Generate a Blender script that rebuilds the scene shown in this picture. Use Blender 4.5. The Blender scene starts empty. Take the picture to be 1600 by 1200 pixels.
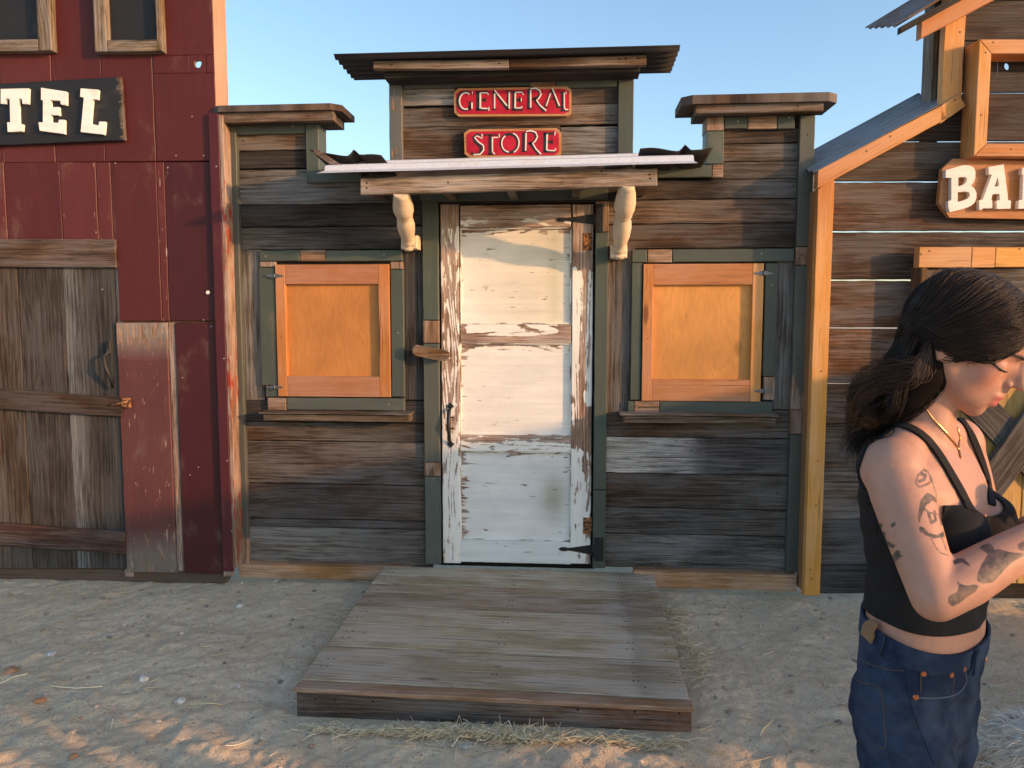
import bpy, bmesh, math, random
import numpy as np
from mathutils import Vector, Matrix
random.seed(7); RNG = np.random.default_rng(7)
rad = math.radians
scn = bpy.context.scene
COL = scn.collection

# ------------------------------------------------------------------ camera
CAM = np.array([0.0, -4.1, 1.5]); YAW, PITCH, FOC = rad(4.5), rad(4.9), 1200.0
def cam_axes():
    cy, sy = math.cos(YAW), math.sin(YAW)
    f = np.array([-sy*math.cos(PITCH), cy*math.cos(PITCH), -math.sin(PITCH)])
    r = np.array([cy, sy, 0.0]); u = np.cross(r, f)
    return r, u, f
CR, CU, CF = cam_axes()
cam = bpy.data.cameras.new('camera'); cam_o = bpy.data.objects.new('camera', cam); COL.objects.link(cam_o)
cam.sensor_width = 36; cam.lens = 36*FOC/1600; cam.clip_start = 0.05; cam.clip_end = 9000
cam_o.matrix_world = Matrix(((CR[0], CU[0], -CF[0], CAM[0]), (CR[1], CU[1], -CF[1], CAM[1]), (CR[2], CU[2], -CF[2], CAM[2]), (0, 0, 0, 1)))
scn.camera = cam_o

# ------------------------------------------------------------------ sky, sun, exposure
SUN_AZ, SUN_EL = rad(66), rad(11.0)          # azimuth measured from the facade's outward normal towards +x
w = bpy.data.worlds.new('World'); scn.world = w; w.use_nodes = True
nt = w.node_tree; nt.nodes.clear()
sky = nt.nodes.new('ShaderNodeTexSky'); sky.sky_type = 'NISHITA'; sky.sun_disc = False
sky.sun_elevation = SUN_EL; sky.sun_rotation = math.pi - SUN_AZ
sky.air_density = 1.0; sky.dust_density = 1.2; sky.ozone_density = 3.0
bg = nt.nodes.new('ShaderNodeBackground'); bg.inputs[1].default_value = 0.15
out = nt.nodes.new('ShaderNodeOutputWorld')
tn = nt.nodes.new('ShaderNodeMix'); tn.data_type = 'RGBA'; tn.blend_type = 'MULTIPLY'; tn.inputs[0].default_value = 1.0
tn.inputs[7].default_value = (1.10, 0.97, 0.86, 1)                     # the camera's warm white balance
nt.links.new(sky.outputs[0], tn.inputs[6]); nt.links.new(tn.outputs[2], bg.inputs[0]); nt.links.new(bg.outputs[0], out.inputs[0])
sun = bpy.data.lights.new('sun', 'SUN'); sun.energy = 2.0; sun.angle = rad(1.2); sun.color = (0.92, 0.49, 0.22)
sun_o = bpy.data.objects.new('sun', sun); COL.objects.link(sun_o)
SUN_DIR = Vector((math.sin(SUN_AZ)*math.cos(SUN_EL), -math.cos(SUN_AZ)*math.cos(SUN_EL), math.sin(SUN_EL)))
sun_o.rotation_euler = SUN_DIR.to_track_quat('Z', 'Y').to_euler()
scn.view_settings.view_transform = 'Standard'; scn.view_settings.look = 'None'
scn.view_settings.exposure = 1.45; scn.view_settings.gamma = 1.0

# ------------------------------------------------------------------ helpers: node graphs
class G:
    def __init__(s, name):
        s.m = bpy.data.materials.new(name); s.m.use_nodes = True; s.nt = s.m.node_tree; s.nt.nodes.clear()
        s.out = s.new('ShaderNodeOutputMaterial'); s.b = s.new('ShaderNodeBsdfPrincipled')
        s.nt.links.new(s.b.outputs[0], s.out.inputs[0])
    def new(s, t): return s.nt.nodes.new(t)
    def put(s, sock, v):
        if isinstance(v, bpy.types.NodeSocket): s.nt.links.new(v, sock)
        elif isinstance(v, (tuple, list)): sock.default_value = tuple(v) + ((1,) if len(v) == 3 and sock.type == 'RGBA' else ())
        else: sock.default_value = v
    def math(s, op, a, b=0.0, c=None, clamp=False):
        n = s.new('ShaderNodeMath'); n.operation = op; n.use_clamp = clamp
        s.put(n.inputs[0], a); s.put(n.inputs[1], b)
        if c is not None: s.put(n.inputs[2], c)
        return n.outputs[0]
    def add(s, a, b): return s.math('ADD', a, b)
    def mul(s, a, b): return s.math('MULTIPLY', a, b)
    def sub(s, a, b): return s.math('SUBTRACT', a, b)
    def vec(s, x, y, z=0.0):
        n = s.new('ShaderNodeCombineXYZ'); s.put(n.inputs[0], x); s.put(n.inputs[1], y); s.put(n.inputs[2], z); return n.outputs[0]
    def sep(s, v):
        n = s.new('ShaderNodeSeparateXYZ'); s.put(n.inputs[0], v); return n.outputs
    def noise(s, v, scale=1.0, detail=2.0, rough=0.5, dist=0.0, out=0):
        n = s.new('ShaderNodeTexNoise'); s.put(n.inputs['Vector'], v); n.inputs['Scale'].default_value = scale
        n.inputs['Detail'].default_value = detail; n.inputs['Roughness'].default_value = rough; n.inputs['Distortion'].default_value = dist
        return n.outputs[out]
    def voro(s, v, scale=1.0, feature='F1', rand=1.0):
        n = s.new('ShaderNodeTexVoronoi'); n.feature = feature; s.put(n.inputs['Vector'], v); n.inputs['Scale'].default_value = scale
        n.inputs['Randomness'].default_value = rand; return n
    def rng(s, v, a, b, c=0.0, d=1.0, smooth=True):
        n = s.new('ShaderNodeMapRange'); n.interpolation_type = 'SMOOTHSTEP' if smooth else 'LINEAR'
        s.put(n.inputs[0], v); s.put(n.inputs[1], a); s.put(n.inputs[2], b); s.put(n.inputs[3], c); s.put(n.inputs[4], d); return n.outputs[0]
    def mix(s, f, a, b, mode='MIX'):
        n = s.new('ShaderNodeMix'); n.data_type = 'RGBA'; n.blend_type = mode
        s.put(n.inputs[0], f); s.put(n.inputs[6], a); s.put(n.inputs[7], b); return n.outputs[2]
    def attr(s, name, out=0):
        n = s.new('ShaderNodeAttribute'); n.attribute_name = name; return n.outputs[out]
    def uv(s):
        n = s.new('ShaderNodeUVMap'); n.uv_map = 'UVMap'; return n.outputs[0]
    def obj(s): return s.new('ShaderNodeTexCoord').outputs['Object']
    def grey(s, v): return s.vec(v, v, v)
    def bump(s, h, strength=0.5, dist=0.003):
        n = s.new('ShaderNodeBump'); n.inputs['Strength'].default_value = strength; n.inputs['Distance'].default_value = dist
        s.put(n.inputs['Height'], h); s.nt.links.new(n.outputs[0], s.b.inputs['Normal'])
    def done(s, col, rough=0.8, metal=0.0, spec=0.3):
        s.put(s.b.inputs['Base Color'], col); s.put(s.b.inputs['Roughness'], rough); s.put(s.b.inputs['Metallic'], metal)
        s.put(s.b.inputs['Specular IOR Level'], spec); return s.m

def wood_mat(name, paint=False, bare=(0.2, 0.13, 0.09), contrast=1.0, rings=1.0, grey=0.35, rough=0.85, knots=0.5, flake=1.0, bump=0.6, tone=1.0, sat=1.0):
    g = G(name); u, v, _ = g.sep(g.uv())
    tint = g.attr('tint'); wear = g.attr('wear', 2)
    warp = g.sub(g.noise(g.vec(g.mul(u, 1.6), g.mul(v, 4.0)), 1, 2), 0.5)
    v2 = g.add(v, g.mul(warp, 0.035))
    vo = g.voro(g.vec(g.mul(u, 1.5), g.mul(v2, 5.5)), 1.0)
    sel = g.rng(g.sep(vo.outputs['Color'])[0], 1.0-knots-0.02, 1.0-knots)
    kd = vo.outputs['Distance']
    kpush = g.mul(sel, g.rng(kd, 0.0, 0.45, 1.0, 0.0))
    kmask = g.mul(sel, g.rng(kd, 0.045, 0.11, 1.0, 0.0))
    ph = g.add(g.add(g.mul(v2, 230.0), g.mul(g.noise(g.vec(g.mul(u, 0.9), g.mul(v, 7)), 1, 2), 22.0)), g.mul(kpush, 17.0))
    ring = g.add(g.mul(g.math('SINE', ph), 0.5), 0.5)
    ring = g.math('POWER', ring, 1.8)
    fine = g.noise(g.vec(g.mul(u, 7.0), g.mul(v2, 260.0)), 1, 3, 0.6)
    med = g.noise(g.vec(g.mul(u, 1.7), g.mul(v2, 38.0)), 1, 4, 0.6)
    blot = g.noise(g.vec(g.add(g.mul(u, 2.2), 31.0), g.mul(v, 7.0)), 1, 4, 0.62)
    crk = g.rng(g.noise(g.vec(g.mul(u, 2.0), g.mul(v2, 150.0)), 1, 2, 0.5), 0.655, 0.69)
    saw = g.noise(g.vec(g.mul(u, 190.0), g.mul(v, 3.0)), 1, 1)          # faint saw marks across the grain
    fib = g.noise(g.vec(g.mul(u, 3.6), g.mul(v2, 120.0), 3.0), 1, 5, 0.72)
    hair = g.rng(g.noise(g.vec(g.mul(u, 5.0), g.mul(v2, 240.0), 7.0), 1, 2, 0.5), 0.58, 0.66)         # pale raised fibres
    edge = g.add(blot, g.mul(g.sub(fib, 0.5), 0.75))
    dk = g.rng(edge, 0.36, 0.60)                                                                     # dark weathered runs with fibrous borders
    big = g.noise(g.vec(g.mul(u, 0.9), g.mul(v, 2.5), 11.0), 1, 3, 0.6)
    f = g.add(1.0-0.42*contrast, g.mul(dk, 0.52*contrast)); f = g.add(f, g.mul(g.sub(fib, 0.5), 1.7*contrast)); f = g.add(f, g.mul(g.sub(fine, 0.5), 0.55*contrast+0.1))
    f = g.add(f, g.mul(g.sub(big, 0.5), 0.7*contrast)); f = g.add(f, g.mul(hair, 0.22*contrast)); f = g.add(f, g.mul(g.sub(ring, 0.4), 0.24*rings)); f = g.add(f, g.mul(g.sub(saw, 0.5), 0.12))
    f = g.math('MAXIMUM', f, 0.14)
    f = g.mul(f, g.sub(1.0, g.mul(kmask, 0.6))); f = g.mul(f, g.sub(1.0, g.mul(crk, 0.72)))
    def lit(c):
        c1 = g.mix(1.0, c, g.grey(g.mul(f, tone)), 'MULTIPLY')
        hs = g.new('ShaderNodeHueSaturation'); g.put(hs.inputs['Color'], c1)
        g.put(hs.inputs['Saturation'], g.rng(blot, 0.32, 0.66, sat*(1.0+grey), sat*(1.0-grey))); return hs.outputs[0]
    if not paint:
        g.bump(g.sub(g.add(g.mul(fine, 0.55), g.mul(ring, 0.25*rings)), g.add(g.mul(crk, 0.9), g.mul(kmask, 0.3))), bump, 0.004)
        return g.done(lit(tint), rough)
    p1 = g.noise(g.vec(g.mul(u, 9.0), g.mul(v2, 95.0)), 1, 4, 0.65)
    p2 = g.noise(g.vec(g.mul(u, 11.0), g.mul(v, 24.0)), 1, 4, 0.6)
    pm = g.add(g.mul(p1, 0.5*flake), g.mul(p2, 1.0-0.5*flake)); cath = g.math('SINE', g.mul(g.noise(g.vec(g.mul(u, 1.25), g.mul(v, 9.0), 2.0), 1, 1, 0.4), 62.0)); pm = g.add(pm, g.mul(cath, 0.085*rings))
    thr = g.rng(wear, 0.0, 1.0, 0.2, 0.82, smooth=False)
    mask = g.rng(g.sub(pm, thr), -0.012, 0.012)
    dirt = g.noise(g.vec(g.mul(u, 3.0), g.mul(v, 5.0), 5.0), 1, 4, 0.65)
    pf = g.add(0.48, g.add(g.mul(dirt, 0.52), g.add(g.mul(fine, 0.22), g.mul(med, 0.34))))
    pc = g.mix(1.0, tint, g.grey(pf), 'MULTIPLY')
    pc = g.mix(g.mul(g.rng(dirt, 0.58, 0.78), 0.35), pc, (0.20, 0.16, 0.11))
    g.bump(g.add(g.mul(mask, 0.8), g.mul(fine, 0.35)), bump, 0.003)
    return g.done(g.mix(mask, lit(bare), pc), g.rng(mask, 0, 1, 0.85, 0.55), spec=0.35)

M = {}
M['plank'] = wood_mat('weathered_plank_wood', tone=0.64, grey=0.5, sat=0.86, bump=0.9)
M['trim'] = wood_mat('green_painted_trim', paint=True, bare=(0.26, 0.17, 0.115), flake=0.8, rings=0.3)
M['door'] = wood_mat('peeling_white_paint', paint=True, bare=(0.36, 0.255, 0.195), flake=0.9, rings=1.0, bump=0.8)
M['red'] = wood_mat('red_barn_paint', paint=True, bare=(0.30, 0.20, 0.15), flake=1.0, rings=0.2)
M['pine'] = wood_mat('new_pine_wood', contrast=0.22, rings=0.28, grey=0.08, rough=0.6, knots=0.22, bump=0.15)
M['deck'] = wood_mat('grey_deck_boards', contrast=0.62, rings=0.3, grey=0.2, knots=0.2)
M['black_board'] = wood_mat('black_painted_board', paint=True, bare=(.10, .07, .055), flake=1.0, rings=.2)
def simple(name, col, rough=0.6, metal=0.0, var=0.25, sc=30, bump=0.2, spec=0.4):
    g = G(name); n = g.noise(g.obj(), sc, 4, 0.6); n2 = g.noise(g.obj(), sc*0.17, 3)
    f = g.add(1.0-var, g.mul(g.add(n, n2), var)); g.bump(n, bump, 0.002)
    return g.done(g.mix(1.0, col, g.grey(f), 'MULTIPLY'), rough, metal, spec)
M['iron'] = simple('black_iron', (0.012, 0.012, 0.013), 0.5, 0.0, 0.5)
M['zinc'] = simple('zinc_hinge_steel', (0.16, 0.16, 0.17), 0.42, 0.8, 0.6, 60)
def rust_mat():
    g = G('rusty_iron'); n = g.noise(g.obj(), 70, 4, 0.6)
    g.bump(n, 0.4, 0.002); return g.done(g.mix(g.rng(n, 0.4, 0.6), (0.05, 0.03, 0.02), (0.36, 0.16, 0.06)), 0.9)
M['rust'] = rust_mat()
M['white_wood'] = simple('cream_turned_wood', (0.58, 0.47, 0.34), 0.7, 0, 0.45, 38, 0.5)
M['letter'] = wood_mat('white_letter_paint', paint=True, bare=(0.35, 0.25, 0.17), flake=0.6, rings=0.2)
def sign_red():
    g = G('red_sign_paint'); n = g.noise(g.obj(), 40, 4, 0.65); n2 = g.noise(g.obj(), 9, 3)
    c = g.mix(g.rng(n2, 0.3, 0.7), (0.36, 0.012, 0.03), (0.50, 0.02, 0.05)); c = g.mix(g.rng(n, 0.68, 0.75), c, (0.45, 0.12, 0.05))
    c = g.mix(1.0, c, g.grey(g.add(.55, g.mul(g.noise(g.obj(), 22, 5, .7), .85))), 'MULTIPLY'); g.bump(n, 0.5, 0.003); return g.done(c, 0.78, spec=.2)
M['sign_red'] = sign_red()
M['ink_black'] = simple('black_sign_paint', (0.016, 0.016, 0.018), 0.55, 0, 0.4, 40)
M['sign_white'] = simple('white_line_paint', (0.74, 0.70, 0.66), 0.55, 0, 0.2, 50)
def sheet_mat(name, c1, c2, metal=0.3, rough=0.45, t0=0.45, t1=0.65):
    g = G(name); n = g.noise(g.obj(), 6, 5, 0.65); n2 = g.noise(g.obj(), 60, 3)
    c = g.mix(g.rng(n, t0, t1), c1, c2); f = g.add(0.85, g.mul(n2, 0.3))
    g.bump(n2, 0.1, 0.002); return g.done(g.mix(1.0, c, g.grey(f), 'MULTIPLY'), g.rng(n, t0, t1, rough, 0.85), metal)
M['sheet_white'] = sheet_mat('galvanised_pale_sheet', (0.64, 0.67, 0.70), (0.56, 0.58, 0.60), 0.15, 0.45)
M['sheet_dark'] = sheet_mat('dark_rusted_sheet', (0.035, 0.034, 0.036), (0.045, 0.036, 0.032), 0.1, 0.65)
M['sheet_grey'] = sheet_mat('grey_corrugated_sheet', (0.24, 0.26, 0.29), (0.20, 0.21, 0.22), 0.1, 0.45)
M['sheet_rust'] = sheet_mat('rusted_corrugated_sheet', (0.19, 0.17, 0.17), (0.17, 0.12, 0.10), 0.2, 0.6)

# ------------------------------------------------------------------ helpers: planes and pixels -> metres
class Plane:                       # a vertical facade plane: point on it, direction angle
    def __init__(s, x, y, th=0.0):
        s.P = np.array([x, y, 0.0]); s.t = np.array([math.cos(th), math.sin(th), 0.0]); s.n = np.array([math.sin(th), -math.cos(th), 0.0]); s.th = th
    def hit(s, px, py, off=0.0):   # photo pixel -> (along, height) on the plane 'off' metres in front of the wall
        d = CF + (px-800)/FOC*CR + (600-py)/FOC*CU
        o = s.P + s.n*off; t = s.n.dot(o-CAM)/s.n.dot(d); p = CAM + d*t
        return float((p-o).dot(s.t)), float(p[2])
    def pt(s, a, z, off=0.0): p = s.P + s.t*a + s.n*off; return np.array([p[0], p[1], z])
    def rect(s, x0, y0, x1, y1, off=0.0):
        xm, ym = (x0+x1)/2, (y0+y1)/2
        return s.hit(x0, ym, off)[0], s.hit(x1, ym, off)[0], s.hit(xm, y1, off)[1], s.hit(xm, y0, off)[1]
STORE = Plane(0.0, 0.0, 0.0)
HOTEL = Plane(-1.882, -0.10, rad(2.0))
BANK = Plane(1.225, -0.10, rad(4.0))

class MB:
    def __init__(s): s.v = []; s.f = []; s.uv = []; s.t = []; s.w = []; s.mi = []; s.cur = 0; s.smooth = []
    def vert(s, p, uv=(0, 0), t=(0.5, 0.5, 0.5), w=0.0):
        s.v.append(tuple(float(q) for q in p)); s.uv.append(uv); s.t.append(t); s.w.append(w); return len(s.v)-1
    def face(s, ids, smooth=False): s.f.append(tuple(ids)); s.mi.append(s.cur); s.smooth.append(smooth)
    def board(s, c, nrm, thick, tint, grain='h', wear=0.0, res=0.08, jit=0.0012, bev=0.003, seed=None, rough_z=0.0):
        """c: four front corners TL,TR,BR,BL (3-D).  A chamfered plank, front surface gridded."""
        c = [np.array(q, float) for q in c]; nrm = np.array(nrm, float)
        ru, rv = (seed if seed else (random.uniform(0, 50), random.uniform(0, 50)))
        W = np.linalg.norm(c[1]-c[0]); H = np.linalg.norm(c[3]-c[0])
        nu = max(1, min(60, int(W/res))); nv = max(1, min(60, int(H/res)))
        def P(a, b): return (c[0]*(1-a)+c[1]*a)*(1-b)+(c[3]*(1-a)+c[2]*a)*b
        def UV(a, b): return (ru+a*W, rv+b*H) if grain == 'h' else (ru+b*H, rv+a*W)
        T = tint if callable(tint) else (lambda a, b: tint)
        Wr = wear if callable(wear) else (lambda a, b: wear)
        ia, ib = min(0.3, bev/max(W, 1e-4)), min(0.3, bev/max(H, 1e-4))
        ex = (c[1]-c[0])/max(W, 1e-6); ez = (c[0]-c[3])/max(H, 1e-6)
        ids = {}
        jr = [random.uniform(-1, 1) for _ in range(4*(nu+nv+2))]
        for j in range(nv+1):
            for i in range(nu+1):
                a, b = i/nu, j/nv
                p = P(ia+(1-2*ia)*a, ib+(1-2*ib)*b)
                if jit:
                    if j in (0, nv) and 0 < i < nu: p = p + ez*jr[i]*jit
                    if i in (0, nu) and 0 < j < nv: p = p + ex*jr[nu+j]*jit
                ids[i, j] = s.vert(p, UV(a, b), T(a, b), Wr(a, b))
        for j in range(nv):
            for i in range(nu): s.face((ids[i, j], ids[i, j+1], ids[i+1, j+1], ids[i+1, j]))
        loop = [(i, 0) for i in range(nu)] + [(nu, j) for j in range(nv)] + [(i, nv) for i in range(nu, 0, -1)] + [(0, j) for j in range(nv, 0, -1)]
        r0, r1, r2 = [], [], []
        for k, (i, j) in enumerate(loop):
            a, b = i/nu, j/nv; base = np.array(s.v[ids[i, j]]); q = P(a, b)
            inset = P(ia+(1-2*ia)*a, ib+(1-2*ib)*b); rim = base+(q-inset)
            uu = UV(a, b); tt, ww = T(a, b), Wr(a, b)
            r0.append(s.vert(base, uu, tt, ww)); r1.append(s.vert(rim-nrm*bev, (uu[0], uu[1]+bev), tt, ww)); r2.append(s.vert(rim-nrm*thick, (uu[0], uu[1]+thick), tt, ww))
        n = len(loop)
        for k in range(n):
            k2 = (k+1) % n
            s.face((r0[k], r0[k2], r1[k2], r1[k])); s.face((r1[k], r1[k2], r2[k2], r2[k]))
        bk = [s.vert(P(a, b)-nrm*thick, UV(a, b), T(a, b), Wr(a, b)) for a, b in ((0, 0), (1, 0), (1, 1), (0, 1))]
        s.face(bk)
    def rect(s, pl, r, off, thick, tint, grain='h', **k):
        a0, a1, z0, z1 = r
        s.board([pl.pt(a0, z1, off), pl.pt(a1, z1, off), pl.pt(a1, z0, off), pl.pt(a0, z0, off)], pl.n, thick, tint, grain, **k)
    def prect(s, pl, x0, y0, x1, y1, off, thick, tint, grain='h', **k): s.rect(pl, pl.rect(x0, y0, x1, y1, off), off, thick, tint, grain, **k)
    def pquad(s, pl, px, off, thick, tint, grain='h', **k):
        s.board([pl.pt(*pl.hit(x, y, off), off) for x, y in px], pl.n, thick, tint, grain, **k)
    def box(s, lo, hi, tint=(0.5, 0.5, 0.5), grain='h', wear=0.0):
        lo, hi = np.array(lo, float), np.array(hi, float); ru, rv = random.uniform(0, 50), random.uniform(0, 50)
        for ax in range(3):
            u, v = [k for k in range(3) if k != ax]
            for sgn in (0, 1):
                ids = []
                for (a, b) in ((0, 0), (1, 0), (1, 1), (0, 1)):
                    p = np.zeros(3); p[ax] = hi[ax] if sgn else lo[ax]; p[u] = hi[u] if a else lo[u]; p[v] = hi[v] if b else lo[v]
                    q = (p[u]+ru, p[v]+rv) if (grain == 'h') == (u == 0 or (u == 1 and ax == 0)) else (p[v]+rv, p[u]+ru)
                    ids.append(s.vert(p, q, tint, wear))
                s.face(ids if (sgn == 1) != (ax == 1) else ids[::-1])
    def prism(s, pts, nrm, thick, tint=(0.5, 0.5, 0.5), wear=0.0, grain='h', ru=None):
        """flat polygon (3-D points, anticlockwise seen from the front) extruded backwards"""
        nrm = np.array(nrm, float); ru = random.uniform(0, 50) if ru is None else ru
        def uv(p): q = (p[0]+p[1], p[2]); return (q[0]+ru, q[1]) if grain == 'h' else (q[1]+ru, q[0])
        a = [s.vert(p, uv(p), tint, wear) for p in pts]; b = [s.vert(np.array(p)-nrm*thick, uv(p), tint, wear) for p in pts]
        s.face(a); s.face(b[::-1]); n = len(pts)
        for k in range(n):
            k2 = (k+1) % n; q = [np.array(pts[k]), np.array(pts[k2])]
            i = [s.vert(q[0], uv(q[0]), tint, wear), s.vert(q[1], uv(q[1]), tint, wear), s.vert(q[1]-nrm*thick, uv(q[1]), tint, wear), s.vert(q[0]-nrm*thick, uv(q[0]), tint, wear)]
            s.face(i[::-1])
    def disc(s, c, nrm, r, h, tint=(0.05, 0.05, 0.05), n=8, wear=0.0):
        nrm = Vector(nrm).normalized(); t = nrm.orthogonal().normalized(); b = nrm.cross(t); c = Vector(c)
        r0 = [s.vert(c + (t*math.cos(k*2*math.pi/n)+b*math.sin(k*2*math.pi/n))*r, (k*.01, 0), tint, wear) for k in range(n)]
        r1 = [s.vert(c + (t*math.cos(k*2*math.pi/n)+b*math.sin(k*2*math.pi/n))*r*0.8 + nrm*h, (k*.01, .01), tint, wear) for k in range(n)]
        for k in range(n): s.face((r0[k], r0[(k+1) % n], r1[(k+1) % n], r1[k]))
        s.face(r1)
    def tube(s, pts, rads, n=8, tint=(0.5, 0.5, 0.5), cap=True, smooth=True):
        pts = [Vector(p) for p in pts]; rings = []; ref = None
        for k, p in enumerate(pts):
            d = (pts[min(k+1, len(pts)-1)]-pts[max(k-1, 0)]).normalized()
            if ref is None: ref = d.orthogonal().normalized()
            t = (ref - d*ref.dot(d)).normalized(); ref = t; b = d.cross(t); r = rads[k] if hasattr(rads, '__len__') else rads
            rings.append([s.vert(p+(t*math.cos(2*math.pi*i/n)+b*math.sin(2*math.pi*i/n))*r, (k*.05, i*.01), tint) for i in range(n)])
        for k in range(len(rings)-1):
            for i in range(n): s.face((rings[k][i], rings[k][(i+1) % n], rings[k+1][(i+1) % n], rings[k+1][i]), smooth)
        if cap: s.face(rings[0][::-1]); s.face(rings[-1])
    def build(s, name, mats, parent=None):
        me = bpy.data.meshes.new(name); me.from_pydata(s.v, [], s.f)
        for m in (mats if isinstance(mats, (list, tuple)) else [mats]): me.materials.append(m)
        me.polygons.foreach_set('material_index', s.mi); me.polygons.foreach_set('use_smooth', s.smooth)
        li = np.zeros(len(me.loops), np.int32); me.loops.foreach_get('vertex_index', li)
        uvl = me.uv_layers.new(name='UVMap'); uvl.data.foreach_set('uv', np.array(s.uv, np.float32)[li].ravel())
        a = me.attributes.new('tint', 'FLOAT_COLOR', 'POINT'); tt = np.ones((len(s.v), 4), np.float32); tt[:, :3] = np.array(s.t, np.float32); a.data.foreach_set('color', tt.ravel())
        a = me.attributes.new('wear', 'FLOAT', 'POINT'); a.data.foreach_set('value', np.array(s.w, np.float32))
        me.update()
        o = bpy.data.objects.new(name, me); COL.objects.link(o)
        if parent is not None: o.parent = parent; o.matrix_parent_inverse = parent.matrix_world.inverted()
        return o
def thing(name, label, cat, loc=(0, 0, 0), group=None):
    o = bpy.data.objects.new(name, None); COL.objects.link(o); o.location = loc; o.empty_display_size = 0.1
    bpy.context.view_layer.update(); o['label'] = label; o['category'] = cat
    if group: o['group'] = group
    return o
def tag(o, label, cat, group=None):
    o['label'] = label; o['category'] = cat
    if group: o['group'] = group
    return o
def mixc(a, b, t): return tuple(x*(1-t)+y*t for x, y in zip(a, b))
def vary(c, s=0.12): k = 1+random.uniform(-s, s); return tuple(x*k*(1+random.uniform(-s, s)*0.3) for x in c)
def ramp(*stops, axis=0):          # colour stops along (or across) a board
    def f(a, b):
        x = b if axis else a
        for (p0, c0), (p1, c1) in zip(stops, stops[1:]):
            if x <= p1: t = 0 if p1 == p0 else min(1, max(0, (x-p0)/(p1-p0))); return mixc(c0, c1, t) if isinstance(c0, tuple) else c0*(1-t)+c1*t
        return stops[-1][1]
    return f
GREY, BROWN, DARK, LGREY, TAN = (0.165, 0.140, 0.118), (0.155, 0.094, 0.060), (0.058, 0.044, 0.036), (0.255, 0.230, 0.200), (0.30, 0.20, 0.13)
WARM, PALE = (0.205, 0.130, 0.084), (0.52, 0.47, 0.42)
GREEN, GREEN2 = (0.066, 0.080, 0.064), (0.078, 0.086, 0.072)
PINE, PINE2, OAK = (0.56, 0.26, 0.08), (0.62, 0.31, 0.085), (0.46, 0.19, 0.07)
BARE = (0.27, 0.165, 0.11)
def nails(mb, pl, spots, off, r=0.004, tint=(0.03, 0.025, 0.02)):
    for px, py in spots:
        a, z = pl.hit(px, py, off); mb.disc(pl.pt(a, z, off), pl.n, r, 0.0012, tint, 7)

# ================================================================== GENERAL STORE
S = STORE
store = thing('general_store', 'weathered grey plank store front with white door, green trim and stepped roofline', 'store', (-0.3, 0, 0.0))
mb = MB()
def course(mb, pl, x0, x1, ys, tints, ref=None, thick=0.022, grain='h', gap=1.9, off=0.0):
    xr = ref or (x0+x1)/2
    for (ya, yb), t in zip(zip(ys, ys[1:]), tints):
        a0, a1 = pl.hit(x0, (ya+yb)/2, off)[0], pl.hit(x1, (ya+yb)/2, off)[0]
        z1, z0 = pl.hit(xr, ya, off)[1], pl.hit(xr, yb, off)[1]; g = 0.0012*gap
        mb.rect(pl, (a0, a1, z0+g, z1-g), off-random.uniform(0, .004), thick, t, grain, res=0.05, jit=0.0016)
# left wing
course(mb, S, 352, 500, [190, 208, 235, 263], [DARK, WARM, DARK])
course(mb, S, 352, 668, [263, 319, 354, 390], [ramp((0, GREY), (.45, LGREY), (.7, GREY), (1, DARK)), vary(DARK), ramp((0, LGREY), (.25, GREY), (.6, DARK), (1, GREY))])
mb.prect(S, 368, 390, 410, 625, 0.0, .022, LGREY, 'v', res=.05)                     # upright boards beside the window
mb.prect(S, 625, 390, 668, 625, 0.0, .022, (0.085, .07, .06), 'v', res=.05)
mb.prect(S, 411, 390, 624, 625, -0.012, .02, DARK, 'h')
course(mb, S, 374, 676, [625, 660, 690, 757, 812, 825, 884], [DARK, ramp((0, BROWN), (.5, GREY), (1, DARK)), ramp((0, GREY), (.5, (.15, .115, .10)), (1, GREY)),
       ramp((0, (.13, .10, .085)), (.5, (.09, .066, .055)), (1, BROWN)), (0.12, .10, .09), ramp((0, LGREY), (.4, LGREY), (.8, GREY), (1, GREY))])
# tower
course(mb, S, 612, 710, [110, 137, 165], [DARK, ramp((0, (.30, .22, .17)), (.3, LGREY), (1, PALE))]); course(mb, S, 711, 985, [110, 137, 165], [DARK, ramp((0, GREY), (.65, GREY), (.68, BROWN), (1, DARK))])
course(mb, S, 612, 985, [165, 197], [ramp((0, GREY), (.5, BROWN), (.7, WARM), (.85, TAN), (.9, GREY), (1, LGREY))])
course(mb, S, 612, 875, [197, 262], [ramp((0, WARM), (.3, BROWN), (.45, DARK), (1, BROWN))]); course(mb, S, 876, 985, [197, 262], [LGREY])
course(mb, S, 612, 985, [262, 318], [DARK])
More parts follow.
